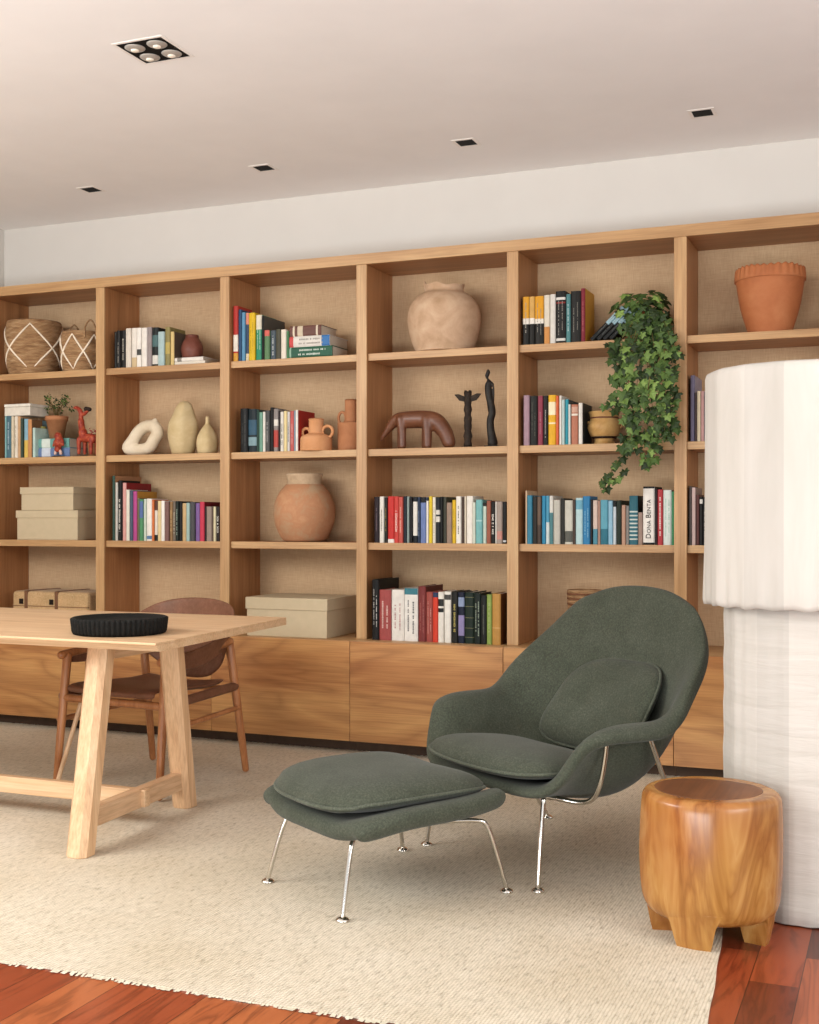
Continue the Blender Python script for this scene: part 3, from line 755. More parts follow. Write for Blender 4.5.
run((100, 465), 6.3, 'D', 3, 'under the looped sculpture', 'books under the looped sculpture', [
 (78, 95, 68, '#2f4a40', 'tall slim dark green book', {'d': .26, 's': '#b9855f'}), (96, 112, 110, '#c3bfb5', 'slim pale grey book'), (113, 137, 97, '#201f1d', 'black book with white lettering', {'t': '#d0cbc0', 'tw': .7}),
 (139, 162, 112, '#d39a92', 'tall pink book', {'s': '#8e2429', 'd': .25}), (163, 184, 156, '#e1dccb', 'off-white book'), (185, 205, 160, '#4a5568', 'slate blue book'),
 (206, 231, 166, '#b24a86', 'magenta pink book', {'s': '#c08a3a', 'd': .2}), (232, 246, 210, '#6b6a4f', 'slim olive book'), (247, 271, 216, '#4f8a5f', 'green book with blue head', {'b': [(.55, .95, '#5a6fa0')]}),
 (272, 288, 214, '#c6d0bf', 'slim mint white book'), (289, 322, 212, '#ebe5da', 'white book with blue foot', {'b': [(.04, .12, '#5f7fa3')]}), (323, 337, 218, '#d0713a', 'slim orange book'),
 (338, 358, 225, '#ded5c5', 'white book with brown head', {'b': [(.76, 1, '#5c3a2c'), (0, .15, '#222222')]}), (359, 382, 226, '#dcc594', 'straw yellow book'), (383, 405, 225, '#efe9df', 'plain white book'),
 (406, 433, 230, '#7b5a54', 'mauve brown book'), (434, 455, 230, '#8c6c48', 'golden brown book', {'t': '#c0a06a'}), (456, 475, 229, '#6f6457', 'taupe book with pale marks', {'t': '#c2b49a'}),
 (476, 495, 228, '#26332c', 'dark green black book', {'t': '#8a9a8a'}), (496, 514, 231, '#222222', 'slim black book', {'d': .19}), (515, 542, 240, '#c5a577', 'tan book'), (543, 565, 238, '#9fb8b0', 'light teal book'),
 (566, 595, 233, '#4b4a4c', 'dark grey book'), (596, 625, 240, '#7c5e95', 'purple book'), (626, 655, 232, '#c43a50', 'raspberry red book', {'s': '#7d1626', 'd': .2}), (656, 666, 262, '#3a2a2a', 'slim dark brown book'),
 (667, 700, 262, '#948478', 'grey taupe book'), (701, 711, 262, '#5b4a40', 'slim brown book'), (712, 729, 262, '#d5cba6', 'slim cream book with black sides'), (730, 754, 262, '#3a2e2a', 'dark brown book with white dots', {'t': '#e2dcd0', 'tw': .8})])
run((365, 485), 5.46, 'E', 3, 'under the wooden animal', 'books under the wooden animal', [
 (50, 77, 65, '#33242a', 'dark plum black book', {'t': '#6f5a60', 'tw': .3}), (78, 103, 63, '#e1dbd0', 'white book with small marks', {'t': '#7d766c', 'tw': .3}), (104, 121, 68, '#2b2a26', 'slim black olive book', {'t': '#8a7440'}),
 (122, 157, 62, '#c3312c', 'bright red book with white foot label', {'b': [(.0, .08, '#ebe3da')]}), (158, 182, 62, '#c8443c', 'red book with white lettering', {'t': '#ecd5c9', 'tw': .8}), (183, 207, 66, '#c0564a', 'coral red book', {'t': '#dba393'}),
 (208, 225, 62, '#2b3340', 'slim navy black book'), (226, 240, 63, '#8b9a95', 'slim grey green book'), (241, 257, 66, '#1f2022', 'slim black book'), (258, 285, 66, '#23282e', 'black book with long white label', {'b': [(.16, .9, '#e6e1d6')]}),
 (286, 302, 66, '#26344a', 'slim midnight blue book', {'t': '#6a7790'}), (303, 333, 66, '#6d7fae', 'lavender blue book with black head', {'b': [(.88, 1, '#1e2024')]}), (334, 346, 86, '#e6e1d8', 'slim short white book'),
 (347, 365, 62, '#e0c22f', 'lemon yellow book'), (366, 384, 66, '#e3dcc9', 'cream book with dots', {'t': '#8a8268', 'tw': .3}), (385, 410, 66, '#2b3136', 'charcoal book with big white lettering', {'b': [(.46, .58, '#ded8cb'), (.62, .72, '#ded8cb')]}),
 (411, 425, 64, '#1e1f1d', 'slim black book'), (426, 444, 66, '#3f4034', 'dark olive book', {'d': .2}), (445, 475, 96, '#97806f', 'shorter taupe pink book'), (476, 495, 82, '#dcb42a', 'mustard yellow book', {'t': '#6a5616', 'tw': .25}),
 (496, 525, 62, '#ece6da', 'white book with dark dots', {'t': '#3c3a36', 'tw': .3}), (526, 540, 66, '#4f3e34', 'slim dark brown book'), (541, 551, 62, '#d7cab4', 'slim cream book'), (552, 587, 60, '#ece5d9', 'thick white cream book'),
 (588, 603, 95, '#cfd5c4', 'slim pale green book'), (604, 640, 80, '#79b3b2', 'aqua teal book', {'b': [(.5, .54, '#a9d0ce')]}), (641, 660, 98, '#c3d2c2', 'pale mint book with black head', {'b': [(.92, 1, '#2a2926')]}), (661, 685, 85, '#9a5a45', 'brick brown book'),
 (686, 708, 90, '#25231f', 'black book with white marks', {'t': '#e6e0d4', 'tw': .8}), (709, 717, 90, '#e3ddd2', 'very slim white book'), (718, 749, 90, '#a39488', 'taupe grey book', {'b': [(.1, .3, '#c98d80')]}), (750, 770, 92, '#262624', 'black book with small white foot mark', {'b': [(.04, .08, '#dddddd')]})])
run((365, 570), 5.46, 'F', 4, 'standing on the cabinet', 'thick books standing on the low cabinet', [
 (38, 76, 52, '#1c1b1b', 'tall black book with white lettering', {'t': '#cfcac2', 'tw': .3, 'd': .27}), (77, 141, 108, '#9f4b47', 'thick dusty red book', {'t': '#d8b3a8', 'tw': .45}), (143, 211, 108, '#e4ded4', 'thick white book with red marks', {'t': '#b98f8c', 'tw': .4}),
 (213, 286, 100, '#e6e1d8', 'thick white book with teal head', {'b': [(.88, 1, '#3f7a85')], 't': '#6c6a68', 'tw': .4}), (288, 329, 90, '#7a3330', 'tall oxblood book', {'t': '#b5736a', 'tw': .2, 'd': .25, 's': '#5e2422'}), (331, 368, 120, '#9b4a41', 'dusty brick red book', {'t': '#cf9a8d', 'tw': .3}),
 (369, 398, 122, '#cf3f2a', 'red orange book with navy head', {'b': [(.9, 1, '#2c3a5a')]}), (399, 430, 120, '#e6e0d4', 'white book with black flower print', {'b': [(.6, .68, '#2b2a29'), (.72, .86, '#3a3836')]}), (431, 467, 118, '#e9e4d9', 'white book with black head motif', {'b': [(.84, .94, '#4a4744')]}),
 (469, 504, 118, '#25231e', 'black book with gold lettering', {'t': '#a89a55', 'tw': .55}), (506, 540, 122, '#232a44', 'navy book with lavender label', {'b': [(.15, .55, '#8e84ad'), (.72, .9, '#8a98b5')]}),
 (541, 592, 122, '#1f3326', 'thick dark green leather book with bands', {'b': [(.12, .125, '#a8a070'), (.3, .305, '#a8a070'), (.5, .505, '#a8a070'), (.72, .725, '#a8a070'), (.9, .905, '#a8a070')], 'd': .2}), (593, 631, 126, '#1c2a22', 'black green leather book', {'t': '#8f9a88', 'tw': .5}),
 (632, 663, 138, '#22241f', 'black book with faint lettering', {'t': '#55574d', 'tw': .4}), (664, 691, 134, '#8ba050', 'light green book', {'t': '#c0cb90', 'tw': .2}), (692, 738, 130, '#b98a45', 'thick tan book', {'b': [(.32, .34, '#caa468')], 's': '#6d4524', 'd': .2})], yf=-.02, dep=.19)
run((515, 280), 6.3, 'G', 1, 'left of leaning books', 'books left of the leaning books', [
 (46, 88, 105, '#26241f', 'orange topped black book', {'b': [(.55, 1, '#d59a2a'), (.43, .55, '#e5ded2')], 't': '#a09a8e', 'tw': .3}), (89, 123, 104, '#26241f', 'slim orange topped black book', {'b': [(.55, 1, '#cfa258'), (.43, .55, '#e5ded2')]}),
 (124, 180, 102, '#26241f', 'thick orange topped black book', {'b': [(.53, 1, '#d8981f'), (.43, .53, '#e5ded2')], 't': '#8a857a', 'tw': .3}), (182, 218, 95, '#d9cfbc', 'cream book with orange foot', {'b': [(0, .35, '#c98a4a')]}), (220, 255, 90, '#d6d1c7', 'grey white book'),
 (257, 318, 70, '#252321', 'thick black book with white emblem', {'b': [(.83, .88, '#d5d0c8'), (.76, .79, '#8a2d28'), (.04, .09, '#cfcac2')], 't': '#8a857c', 'tw': .25}), (319, 348, 88, '#4f7f80', 'teal grey book', {'t': '#a9c0bd'}), (350, 412, 68, '#24231f', 'thick black book with pale lettering', {'t': '#7d7a70', 'tw': .25}),
 (414, 441, 52, '#7a2430', 'tall maroon book with orange cover', {'d': .19, 's': '#c08a2a', 't': '#b5656a', 'tw': .3})])
# leaning books beside the ivy
gx0 = 515 + 455 / 6.3; px_ = PX(gx0, .03)
LE = ['leaning black book with blue top, lowest of four beside the ivy', 'leaning black book with blue top, second of four beside the ivy',
      'leaning black book with blue top, third of four beside the ivy', 'leaning black book with blue top, uppermost of four nearest the ivy']
for k in range(4):
    w = .021; bm, mats = book_mesh(w, .215 - .004 * k, .14, '#20211f', [(.5, 1, '#9bb9c0')], '#6a6c68', None, random.Random(k), .2)
    ang = radians(46)
    Rm = Matrix.Rotation(ang, 4, 'Y')
    bm.v = [tuple(Rm @ (Vector(v) + Vector((w / 2, 0, 0)))) for v in bm.v]
    o = bm.build('book', mats, loc=(px_ + .012 + k * (w + .0006) / cos(ang), .03, SH[1] + w * sin(ang) + .0002)); tag(o, LE[k], 'book', 'books leaning beside the ivy')
run((515, 385), 6.3, 'H', 2, 'beside painted clay pot', 'books beside the painted clay pot', [
 (53, 90, 65, '#a3858f', 'mauve pink book'), (92, 138, 68, '#26261f', 'thick black book', {'t': '#5c5c50', 'tw': .3}), (140, 173, 68, '#8c3a4a', 'maroon pink book', {'t': '#c28a90', 'tw': .25}), (175, 206, 68, '#262422', 'black book with white lettering', {'t': '#a49e94', 'tw': .3}),
 (207, 257, 62, '#e0ab25', 'thick yellow book with white title', {'b': [(.6, .86, '#f0e2bb'), (.42, .45, '#f0e2bb')]}), (258, 275, 68, '#d0623a', 'slim orange red book'), (276, 290, 66, '#e9e3d8', 'slim white book'), (292, 312, 92, '#b5c7c2', 'pale aqua book'),
 (313, 335, 90, '#2f8f9f', 'turquoise book', {'d': .2, 's': '#31424a'}), (336, 350, 122, '#cfd6cf', 'slim pale book'), (351, 395, 122, '#b5745a', 'terracotta book with cream band', {'b': [(.72, .77, '#e8dccb'), (.8, .94, '#caa08a')]}),
 (397, 423, 112, '#e6e0d4', 'white spined book with dark cover', {'s': '#2c3a40', 'd': .19})])
ri = run((515, 475), 4.818, 'I', 3, 'above green armchair', 'books above the green armchair', [
 (49, 57, 75, '#d7b795', 'very slim tall cream book'), (58, 83, 98, '#3a7f99', 'teal blue book'), (84, 106, 104, '#3a3630', 'dark brown book'), (107, 126, 104, '#6a584a', 'brown book', {'b': [(0, .4, '#4a3d35')]}),
 (127, 146, 100, '#3489ad', 'bright blue book'), (147, 165, 100, '#4f96b3', 'blue book with pale foot', {'b': [(0, .45, '#cfdad8')]}), (166, 184, 100, '#d9d6cc', 'slim white book with teal foot', {'b': [(0, .65, '#4f7f83')]}), (185, 217, 120, '#bdb9ac', 'pale grey book'),
 (218, 238, 112, '#3a3a34', 'dark olive book'), (239, 277, 122, '#c6c3b4', 'cream grey book with dark foot', {'b': [(.05, .3, '#5a5a52')]}), (278, 290, 118, '#4a3a32', 'slim dark brown book'), (291, 325, 110, '#b5d0d0', 'pale aqua book', {'b': [(.75, .95, '#6fa8ba')]}),
 (326, 362, 102, '#2f78a5', 'royal blue book', {'t': '#7fb0c8', 'tw': .4}), (363, 372, 118, '#2f2b28', 'slim black book'), (373, 397, 122, '#d3bdae', 'pinkish white book with blue foot', {'b': [(0, .35, '#4f8a9a')]}), (398, 411, 124, '#a88372', 'slim pink brown book'),
 (412, 447, 120, '#5f9fb0', 'teal sea picture book', {'b': [(0, .35, '#2f6f80')]}), (448, 470, 124, '#8fb8cc', 'light blue book'), (471, 487, 124, '#c3ccd0', 'pale book with black head', {'b': [(.86, 1, '#1f1f1f')]}), (488, 512, 122, '#2e3a2c', 'dark green book', {'d': .19}),
 (513, 532, 145, '#b8917a', 'tan pink book'), (533, 548, 148, '#86807a', 'slim grey book'), (549, 590, 100, '#2f6470', 'teal book with white stripes', {'b': [(.1 + .08 * i, .13 + .08 * i, '#c6cdc4') for i in range(8)], 's': '#1c2224', 'd': .2}), (591, 613, 180, '#9a8274', 'short taupe book'),
 (615, 671, 55, '#e8e2d8', 'tall thick white cookbook with black lettering', {'b': [(0, .04, '#1e1b1a'), (.965, 1, '#1e1b1a')], 's': '#2a2321', 'd': .2}), (672, 685, 66, '#33282a', 'slim dark book'), (686, 712, 70, '#ad3a3e', 'red book with white marks', {'t': '#e6cfc6', 'tw': .45}),
 (713, 754, 72, '#d5dcd4', 'pale mint white book', {'t': '#9cc0ae', 'tw': .4}), (755, 768, 80, '#3f8a5c', 'slim green book')])
db = ri[24]
cu = bpy.data.curves.new('title_lettering', 'FONT'); cu.body = 'Dona Benta'; cu.size = .034; cu.small_caps_scale = .76; cu.align_x = 'CENTER'; cu.align_y = 'CENTER'; cu.extrude = .0003; cu.space_character = 1.05
to = bpy.data.objects.new('title_lettering', cu); COL.objects.link(to); cu.materials.append(plain('#2a2624', .6)); to.parent = db
h_db = max(v.co.z for v in db.data.vertices)
for ch_ in cu.body_format: ch_.use_small_caps = True
dg = bpy.context.evaluated_depsgraph_get(); dg.update()
tm = bpy.data.meshes.new_from_object(to.evaluated_get(dg)); bpy.data.objects.remove(to)
to = bpy.data.objects.new('title_lettering', tm); COL.objects.link(to); to.parent = db
to.location = (0, -.0016, h_db * .44); to.rotation_euler = (radians(90), radians(-90), 0)
run((680, 365), 5.4, 'J', 2, 'under crimped terracotta pot', 'books under the crimped terracotta pot', [
 (54, 78, 55, '#6a6479', 'tall slim lavender grey book', {'d': .22, 's': '#9a93a3'}), (79, 90, 148, '#4b3c3a', 'slim dark brown book'), (91, 110, 140, '#d6c6a8', 'cream book'), (111, 131, 140, '#c79a94', 'dusty pink book'), (132, 152, 145, '#7d8894', 'blue grey book')])
run((680, 365), 5.4, 'K', 3, 'beside lampshade, above armchair', 'books behind the lampshade edge', [
 (48, 62, 655, '#4d4541', 'tall slim dark grey book', {'d': .2}), (63, 84, 662, '#bba39c', 'mauve white book', {'d': .2, 's': '#8f7d76'}), (85, 104, 700, '#55302c', 'red brown book'), (105, 122, 712, '#24221f', 'black book with white head', {'b': [(.86, .95, '#d5d0c6')]}), (123, 142, 715, '#2c2a28', 'black book with white marks', {'t': '#bab4aa'})])
rl = run((0, 395), 7.8, 'L', 2, 'left of potted plant', 'books left of the potted plant', [
 (36, 49, 166, '#7fb0b0', 'slim aqua book'), (50, 86, 164, '#4d6f7a', 'slate teal book', {'t': '#9fb5ba'}), (88, 107, 166, '#d6c8ac', 'cream book'), (108, 135, 166, '#e3d9c6', 'cream white book', {'t': '#9a8a70', 'tw': .3}), (136, 158, 166, '#c9a077', 'beige orange book'),
 (160, 178, 182, '#3a4a3f', 'slim dark green book', {'d': .2}), (179, 215, 186, '#8ab0bf', 'light blue and yellow book', {'b': [(0, .45, '#d9b65a')]}), (216, 246, 190, '#c48a58', 'tan orange book', {'d': .1, 's': '#7a5c40'}), (248, 268, 255, '#b7d0c6', 'short pale aqua book')])

# ------------------------------------------------------------------ shelf objects
def lathe_thing(name, label, cat, prof, mat, l, r, top, yc, zb, n=48, group=None, fx=None, sp=5):
    """prof in fractions of radius and height"""
    X, R, H = span(l, r, top, yc, zb)
    b = MB(); b.lathe(smooth_prof([(a * R, c * H) for a, c in prof], sp), n, fx=fx)
    o = b.build(name, mat, loc=(X, yc, zb)); tag(o, label, cat, group); return o, X, R, H

# bay 1: baskets
def basket(l, r, top, yc, label, zig, off, handle=False):
    X, R, H = span(l, r, top, yc, SH[1])
    t = thing('basket', label, 'basket', (X, yc, SH[1]), 0, 'woven baskets on the top shelf')
    pr = [(.75, 0), (.86, .06), (.97, .32), (1.0, .55), (.965, .8), (.92, 1.0), (.88, 1.0), (.9, .8), (.9, .3), (.3, .06), (.02, .05)]
    out = pr[:6]
    b = MB(); b.lathe(smooth_prof([(.02 * R, 0)] + [(a * R, c * H) for a, c in pr], 4), 56); b.build('body', M['basket'], t)
    P = [(.8, .03), (.97, .32), (1.0, .55), (.965, .8), (.925, .97)]
    def rad(f):
        for (a0, c0), (a1, c1) in zip(P, P[1:]):
            if f <= c1: return a0 + (a1 - a0) * (f - c0) / (c1 - c0)
        return P[-1][0]
    b = MB(); nz = zig
    for ph in (0, 1):
        pts = []
        for i in range(nz * 16):
            u = i / (nz * 16); a = 2 * pi * u
            tri = abs(((u * nz + ph * .5) % 1) * 2 - 1); ff = .05 + .88 * tri
            rr = R * rad(ff) + .002; pts.append((rr * cos(a + off), rr * sin(a + off), ff * H))
        b.tube(pts, .0055, 6, True)
    b.build('rope_pattern', M['rope'], t)
    if handle:
        b = MB()
        for s_ in (-1, 1):
            a = ang_h + (0 if s_ < 0 else pi); c = Vector((R * .93 * cos(a), R * .93 * sin(a), H * .97)); tv = Vector((-sin(a), cos(a), 0))
            b.tube(catmull([c - tv * .035 + Vector((0, 0, -.03)), c - tv * .032 + Vector((0, 0, .03)), c + Vector((0, 0, .075)), c + tv * .032 + Vector((0, 0, .03)), c + tv * .035 + Vector((0, 0, -.03))], 5), .005, 6)
        b.build('handle', M['basket'], t)
ang_h = radians(150)
basket(5.5, 63, 324, .165, 'large round seagrass basket with white rope diamonds on top shelf', 2, radians(-59))
basket(60.5, 104, 334, .13, 'small round seagrass basket with white rope diamonds and loop handles', 3, radians(-80), True)

# bay 1 row 2
t = thing('storage_box', 'pale flat box lying on top of the upright books', 'box', (PX(17, .02), .03, 0))
zt = max(max(v.co.z for v in o.data.vertices) for o in rl[:5]) + SH[2]
X0, X1 = PX(4.5, .03), PX(30, .03); t.location = ((X0 + X1) / 2, .03, zt + .0005)
b = MB(); w = (X1 - X0) / 2; b.box(-w, w, 0, .17, 0, .052); b.build('tray', plain('#cfc7b8', .7), t, bevel=.003)
b = MB(); b.box(-w - .002, w + .002, -.002, .172, .053, .07); b.build('lid', plain('#d6cfc1', .7), t, bevel=.003)
z = SH[2]
zA = flat_book(34.8, 69.5, 444.6, 454, z, .06, .2, '#6c83ab', 'blue book lying flat under the potted plant, lower of two', [(.2, .45, '#cfd6e0')], None, 'books lying under the potted plant')
zA = flat_book(34.8, 69.0, 435.6, 445, zA, .06, .2, '#6fa39a', 'sea green book lying flat under the potted plant, upper of two', [(.2, .45, '#d6e0d6')], None, 'books lying under the potted plant')
def leafy(b, c, R, n, sz, squash=1.0, rnd=random):
    for k in range(n):
        d = Vector((rnd.gauss(0, 1), rnd.gauss(0, 1), rnd.gauss(0, 1) * squash)).normalized() * R * rnd.uniform(.3, 1)
        p = Vector(c) + d; nrm = (d + Vector((rnd.uniform(-.03, .03), rnd.uniform(-.05, 0), .03))).normalized()
        u = nrm.cross(Vector((rnd.random(), rnd.random(), rnd.random()))).normalized(); v = nrm.cross(u); s_ = sz * rnd.uniform(.7, 1.3)
        b.add([p - u * s_, p + v * s_ * .45 - u * s_ * .1, p + u * s_, p - v * s_ * .45 - u * s_ * .1], [(0, 1, 2, 3)])
X, R, H = span(46, 67.5, 417, .16, SH[2])
zp = zA + .0005; H = PZ(56, 416.5, .16) - zp
t = thing('potted_plant', 'small terracotta pot with fine leafy plant standing on two flat books', 'plant', (X, .16, zp))
b = MB(); b.lathe([(.02 * R, 0), (.62 * R, 0), (.95 * R, H * .8), (1.03 * R, H * .8), (1.06 * R, H), (.93 * R, H), (.9 * R, H * .85), (.02 * R, H * .82)], 32); b.build('pot', M['pink_terracotta'], t)
b = MB(); b_s = MB(); rr = random.Random(4)
for k in range(26):
    a = rr.uniform(0, 2 * pi); e = Vector((cos(a) * R * rr.uniform(.3, 1.7), sin(a) * R * rr.uniform(.2, 1.0), H + rr.uniform(.02, .13)))
    b_s.tube([(0, 0, H * .8), Vector((e.x * .4, e.y * .4, H + .05)), e], .0014, 5); leafy(b, e, .03, 7, .011, 1, rr)
b.build('foliage', M['leaf'], t); b_s.build('stems', M['stem'], t)
X, R, H = span(36.8, 47, 427, .13, zA)
b = MB(); b.lathe(smooth_prof([(.02 * R, 0), (.7 * R, 0), (1.0 * R, .4 * H), (.95 * R, .75 * H), (.8 * R, H), (.68 * R, H), (.02 * R, .85 * H)], 4), 28)
tag(b.build('small_vase', mat_clay('olive_glaze', '#5d5a2c', '#75703a', '#8b854c', 14, .4), loc=(X, .13, zA + .0004)), 'little olive green glazed pot beside the small terracotta planter', 'vase')
# small red figure and red giraffe
Y = .035; s = lambda x, y, yy=Y: PT(x / 7.8, 395 + y / 7.8, yy)
base = s(455, 460); base.z = SH[2]
t = thing('carved_figure', 'small red painted carved figure standing in front of the flat books', 'figurine', base)
b = MB(); q = lambda x, y: s(x, y) - base
b.tube(catmull([q(450, 425), q(455, 390), q(460, 340), q(445, 300)], 4), [.020] * 4 + [.026] * 4 + [.022] * 4 + [.010], 12)
b.tube([q(432, 360), q(415, 400)], [.012, .006], 8); b.tube([q(482, 350), q(495, 395)], [.012, .006], 8)
b.build('body', M['red_toy'], t, remesh=.004)
b = MB(); b.tube([q(437, 435), q(432, 458)], .009, 8); b.tube([q(470, 435), q(475, 458)], .009, 8); b.build('legs', plain('#c9a99a', .6), t)
b = MB(); b.box(-.028, .028, -.018, .022, 0, .006); b.build('base', M['black_wood'], t)
base = s(655, 460, .05); base.z = SH[2]
t = thing('carved_giraffe', 'red and orange patterned wooden giraffe standing at the bay edge', 'figurine', base)
q = lambda x, y, dy=0: s(x, y, .05) - base + Vector((0, dy, 0))
b = MB()
b.tube(catmull([q(578, 100), q(605, 102), q(630, 135), q(632, 200), q(640, 265), q(655, 325)], 4), [.008] * 2 + [.011] * 4 + [.014] * 6 + [.019] * 5 + [.026] * 4, 12)
b.tube(catmull([q(645, 330), q(690, 335), q(735, 340)], 4), .026, 12)
for x, dy in ((628, -.015), (645, .02), (722, -.015), (738, .02)): b.tube([q(x, 345, dy), q(x, 455, dy)], [.014, .010], 10)
b.tube([q(655, 150), q(700, 108)], [.012, .009], 8)
b.build('body', M['red_toy'], t, remesh=.004)
b = MB(); b.tube([q(672, 110), q(700, 112)], [.015, .012], 10); b.build('mane', plain('#3b2a22', .7), t)
X, R, H = span(88, 96, 430, .2, SH[2])
t = thing('flower_pot', 'small pot of red flowers behind the red giraffe', 'plant', (X - .004, .22, SH[2]))
b = MB(); b.lathe([(.001, 0), (.028, 0), (.036, .09), (.030, .09), (.001, .08)], 20); b.build('pot', M['pink_terracotta'], t)
b = MB(); leafy(b, (0, 0, .135), .05, 50, .012); b.build('flowers', plain('#a33f42', .7), t)
b = MB(); leafy(b, (0, 0, .10), .035, 25, .012); b.build('foliage', M['leaf'], t)

# bay 1 row 3: lidded boxes, bay 3 row 4 lidded box
def lidded(l, r, ytop, ylid, zb, yf, d, label, ov=.006, group=None):
    X0, X1 = PX(l, yf), PX(r, yf); w = (X1 - X0) / 2; pm = (l + r) / 2
    H = PZ(pm, ytop, yf) - zb; hl = (ylid - ytop) * DEP((X0 + X1) / 2, yf) / F
    t = thing('storage_box', label, 'box', ((X0 + X1) / 2, yf, zb), 0, group)
    b = MB(); b.box(-w + ov, w - ov, ov, d - ov, 0, H - .004); b.build('body', M['beige_box'], t, bevel=.003)
    b = MB(); b.box(-w, w, 0, d, H - hl, H); b.build('lid', M['beige_box'], t, bevel=.003)
    return zb + H
zb = lidded(15.6, 77.7, 510.4, 518, SH[3], .03, .29, 'beige lidded storage box, larger lower one of the stacked pair', group='stacked beige boxes')
lidded(19.8, 73.3, 487, 494, zb + .0005, .035, .27, 'beige lidded storage box, smaller one on top of the pair', group='stacked beige boxes')
lidded(245.3, 327.3, 598, 610, SH[4], -.07, .38, 'wide beige lidded box standing alone on the low cabinet')

# bay 1 row 4: suitcase
X0, X1 = PX(12, .02), PX(88, .02); H = PZ(45, 591.6, .02) - SH[4]; w = (X1 - X0) / 2
t = thing('suitcase', 'vintage woven tan suitcase with brown straps lying on the low cabinet', 'suitcase', ((X0 + X1) / 2, .02, SH[4]))
b = MB(); b.box(-w, w, 0, .30, 0, H); b.build('body', mat_fabric('woven_cane', '#a8855c', '#bd9a70', '#cbab82', 120), t, bevel=.02)
for fx_ in (-.62, .18):
    b = MB(); b.box(fx_ * w - .012, fx_ * w + .012, -.003, .303, -.0, H + .003); o = b.build('strap', plain('#6b4a33', .6), t, bevel=.003)
    q_ = MB(); q_.box(fx_ * w - .045, fx_ * w - .02, -.008, -.0005, H - .075, H - .045); q_.build('clasp', plain('#3b3029', .4, Metallic=.6), o)
b = MB(); b.box(-w + .002, w - .002, -.002, .302, H * .55, H * .575); b.build('lid_seam', plain('#7a5a3e', .6), t)

# bay 2 row 1: two flat white books and vase
z = SH[1]
z = flat_book(174.3, 205, 359.3, 362.6, z, .035, .17, '#e2d9c9', 'white book lying flat under the brown vase, lower of two', group='white books under the brown vase')
z = flat_book(174.3, 203, 355, 359, z, .035, .165, '#e8e2d8', 'white book lying flat directly under the small brown vase', [(.1, .25, '#8a857c')], group='white books under the brown vase')
X, R, H = span(181, 203.3, 335.6, .13, z)
b = MB(); b.lathe(smooth_prof([(.02 * R, 0), (.75 * R, 0), (.97 * R, .25 * H), (1.0 * R, .45 * H), (.85 * R, .7 * H), (.62 * R, .88 * H), (.58 * R, H), (.5 * R, H), (.45 * R, .85 * H), (.02 * R, .5 * H)], 4), 36)
tag(b.build('small_vase', M['maroon_clay'], loc=(X, .13, z + .0003)), 'small glossy dark brown vase standing on two flat white books', 'vase')
# bay 2 row 2: looped sculpture, gourd, bottle gourd
Y = .13; s = lambda x, y: PT(110 + x / 6.825, 390 + y / 6.825, Y)
base = s(210, 420); base.z = SH[2]
pts = [s(x, y) - base for x, y in ((122, 386), (158, 332), (196, 275), (245, 240), (300, 238), (326, 280), (300, 330), (272, 378), (225, 396), (165, 398))]
b = MB(); b.tube(catmull(pts, 5, True), .035, 16, True)
b.tube([s(308, 225) - base, s(308, 196) - base], [.020, .0155], 12)
zmin = min(v[2] for v in b.v); b.v = [(x, y, z_ - zmin) for x, y, z_ in b.v]
tag(b.build('looped_sculpture', M['ivory_clay'], loc=base, remesh=.005), 'ivory ceramic sculpture shaped as a slanted loop with small spout', 'sculpture')
def tilt(p, a, j): p.x += .018 * max(0, p.z / .3 - .4); k = 1 + .03 * cos(5 * a); p.x *= k; p.y *= k; return p
lathe_thing('gourd_vase', 'tall straw coloured gourd-shaped vase with rounded closed top', 'vase', [(.02, 0), (.62, 0), (.82, .12), (1.0, .4), (.95, .6), (.74, .74), (.62, .84), (.42, .95), (.16, 1.0), (.02, .985)], M['straw_clay'], 168.2, 198.5, 401.3, .15, SH[2], fx=tilt)
lathe_thing('gourd_bottle', 'small straw coloured bottle gourd vase with thin neck', 'vase', [(.02, 0), (.8, 0), (.98, .2), (1.0, .32), (.88, .5), (.55, .68), (.26, .79), (.19, .85), (.17, 1.0), (.11, 1.0), (.02, .95)], M['straw_clay'], 196.3, 218.6, 417.1, .12, SH[2], fx=lambda p, a, j: Vector((p.x * (1 + .025 * cos(6 * a)), p.y * (1 + .025 * cos(6 * a)), p.z)))
# bay 3 row 2: two-handled vase, jug
X, R, H = span(300.3, 332, 419.5, .075, SH[2])
t = thing('two_handled_vase', 'squat pale terracotta vase with two ring handles beside the books', 'vase', (X, .075, SH[2]))
b = MB(); b.lathe(smooth_prof([(.02 * R, 0), (.97 * R, 0), (1.0 * R, .05 * H), (1.0 * R, .36 * H), (.9 * R, .47 * H), (.55 * R, .55 * H), (.47 * R, .6 * H), (.47 * R, .98 * H), (.5 * R, H), (.4 * R, H), (.38 * R, .6 * H), (.02 * R, .3 * H)], 3), 48); b.build('body', M['pale_terracotta'], t)
for sg, rr_ in ((-1, .27), (1, .36)):
    b = MB(); c = Vector(((.80 if sg > 0 else -.70) * R, 0, .56 * H + rr_ * R * .25)); rad_ = rr_ * R
    b.tube([c + Vector((rad_ * cos(a), 0, rad_ * sin(a))) for a in [2 * pi * k / 20 for k in range(20)]], .0085, 10, True); b.build('handle', M['pale_terracotta'], t)
X, R, H = span(337.5, 365, 400.6, .16, SH[2])
t = thing('terracotta_jug', 'tall pinkish terracotta jug with narrow neck and side handle', 'jug', (X, .16, SH[2]))
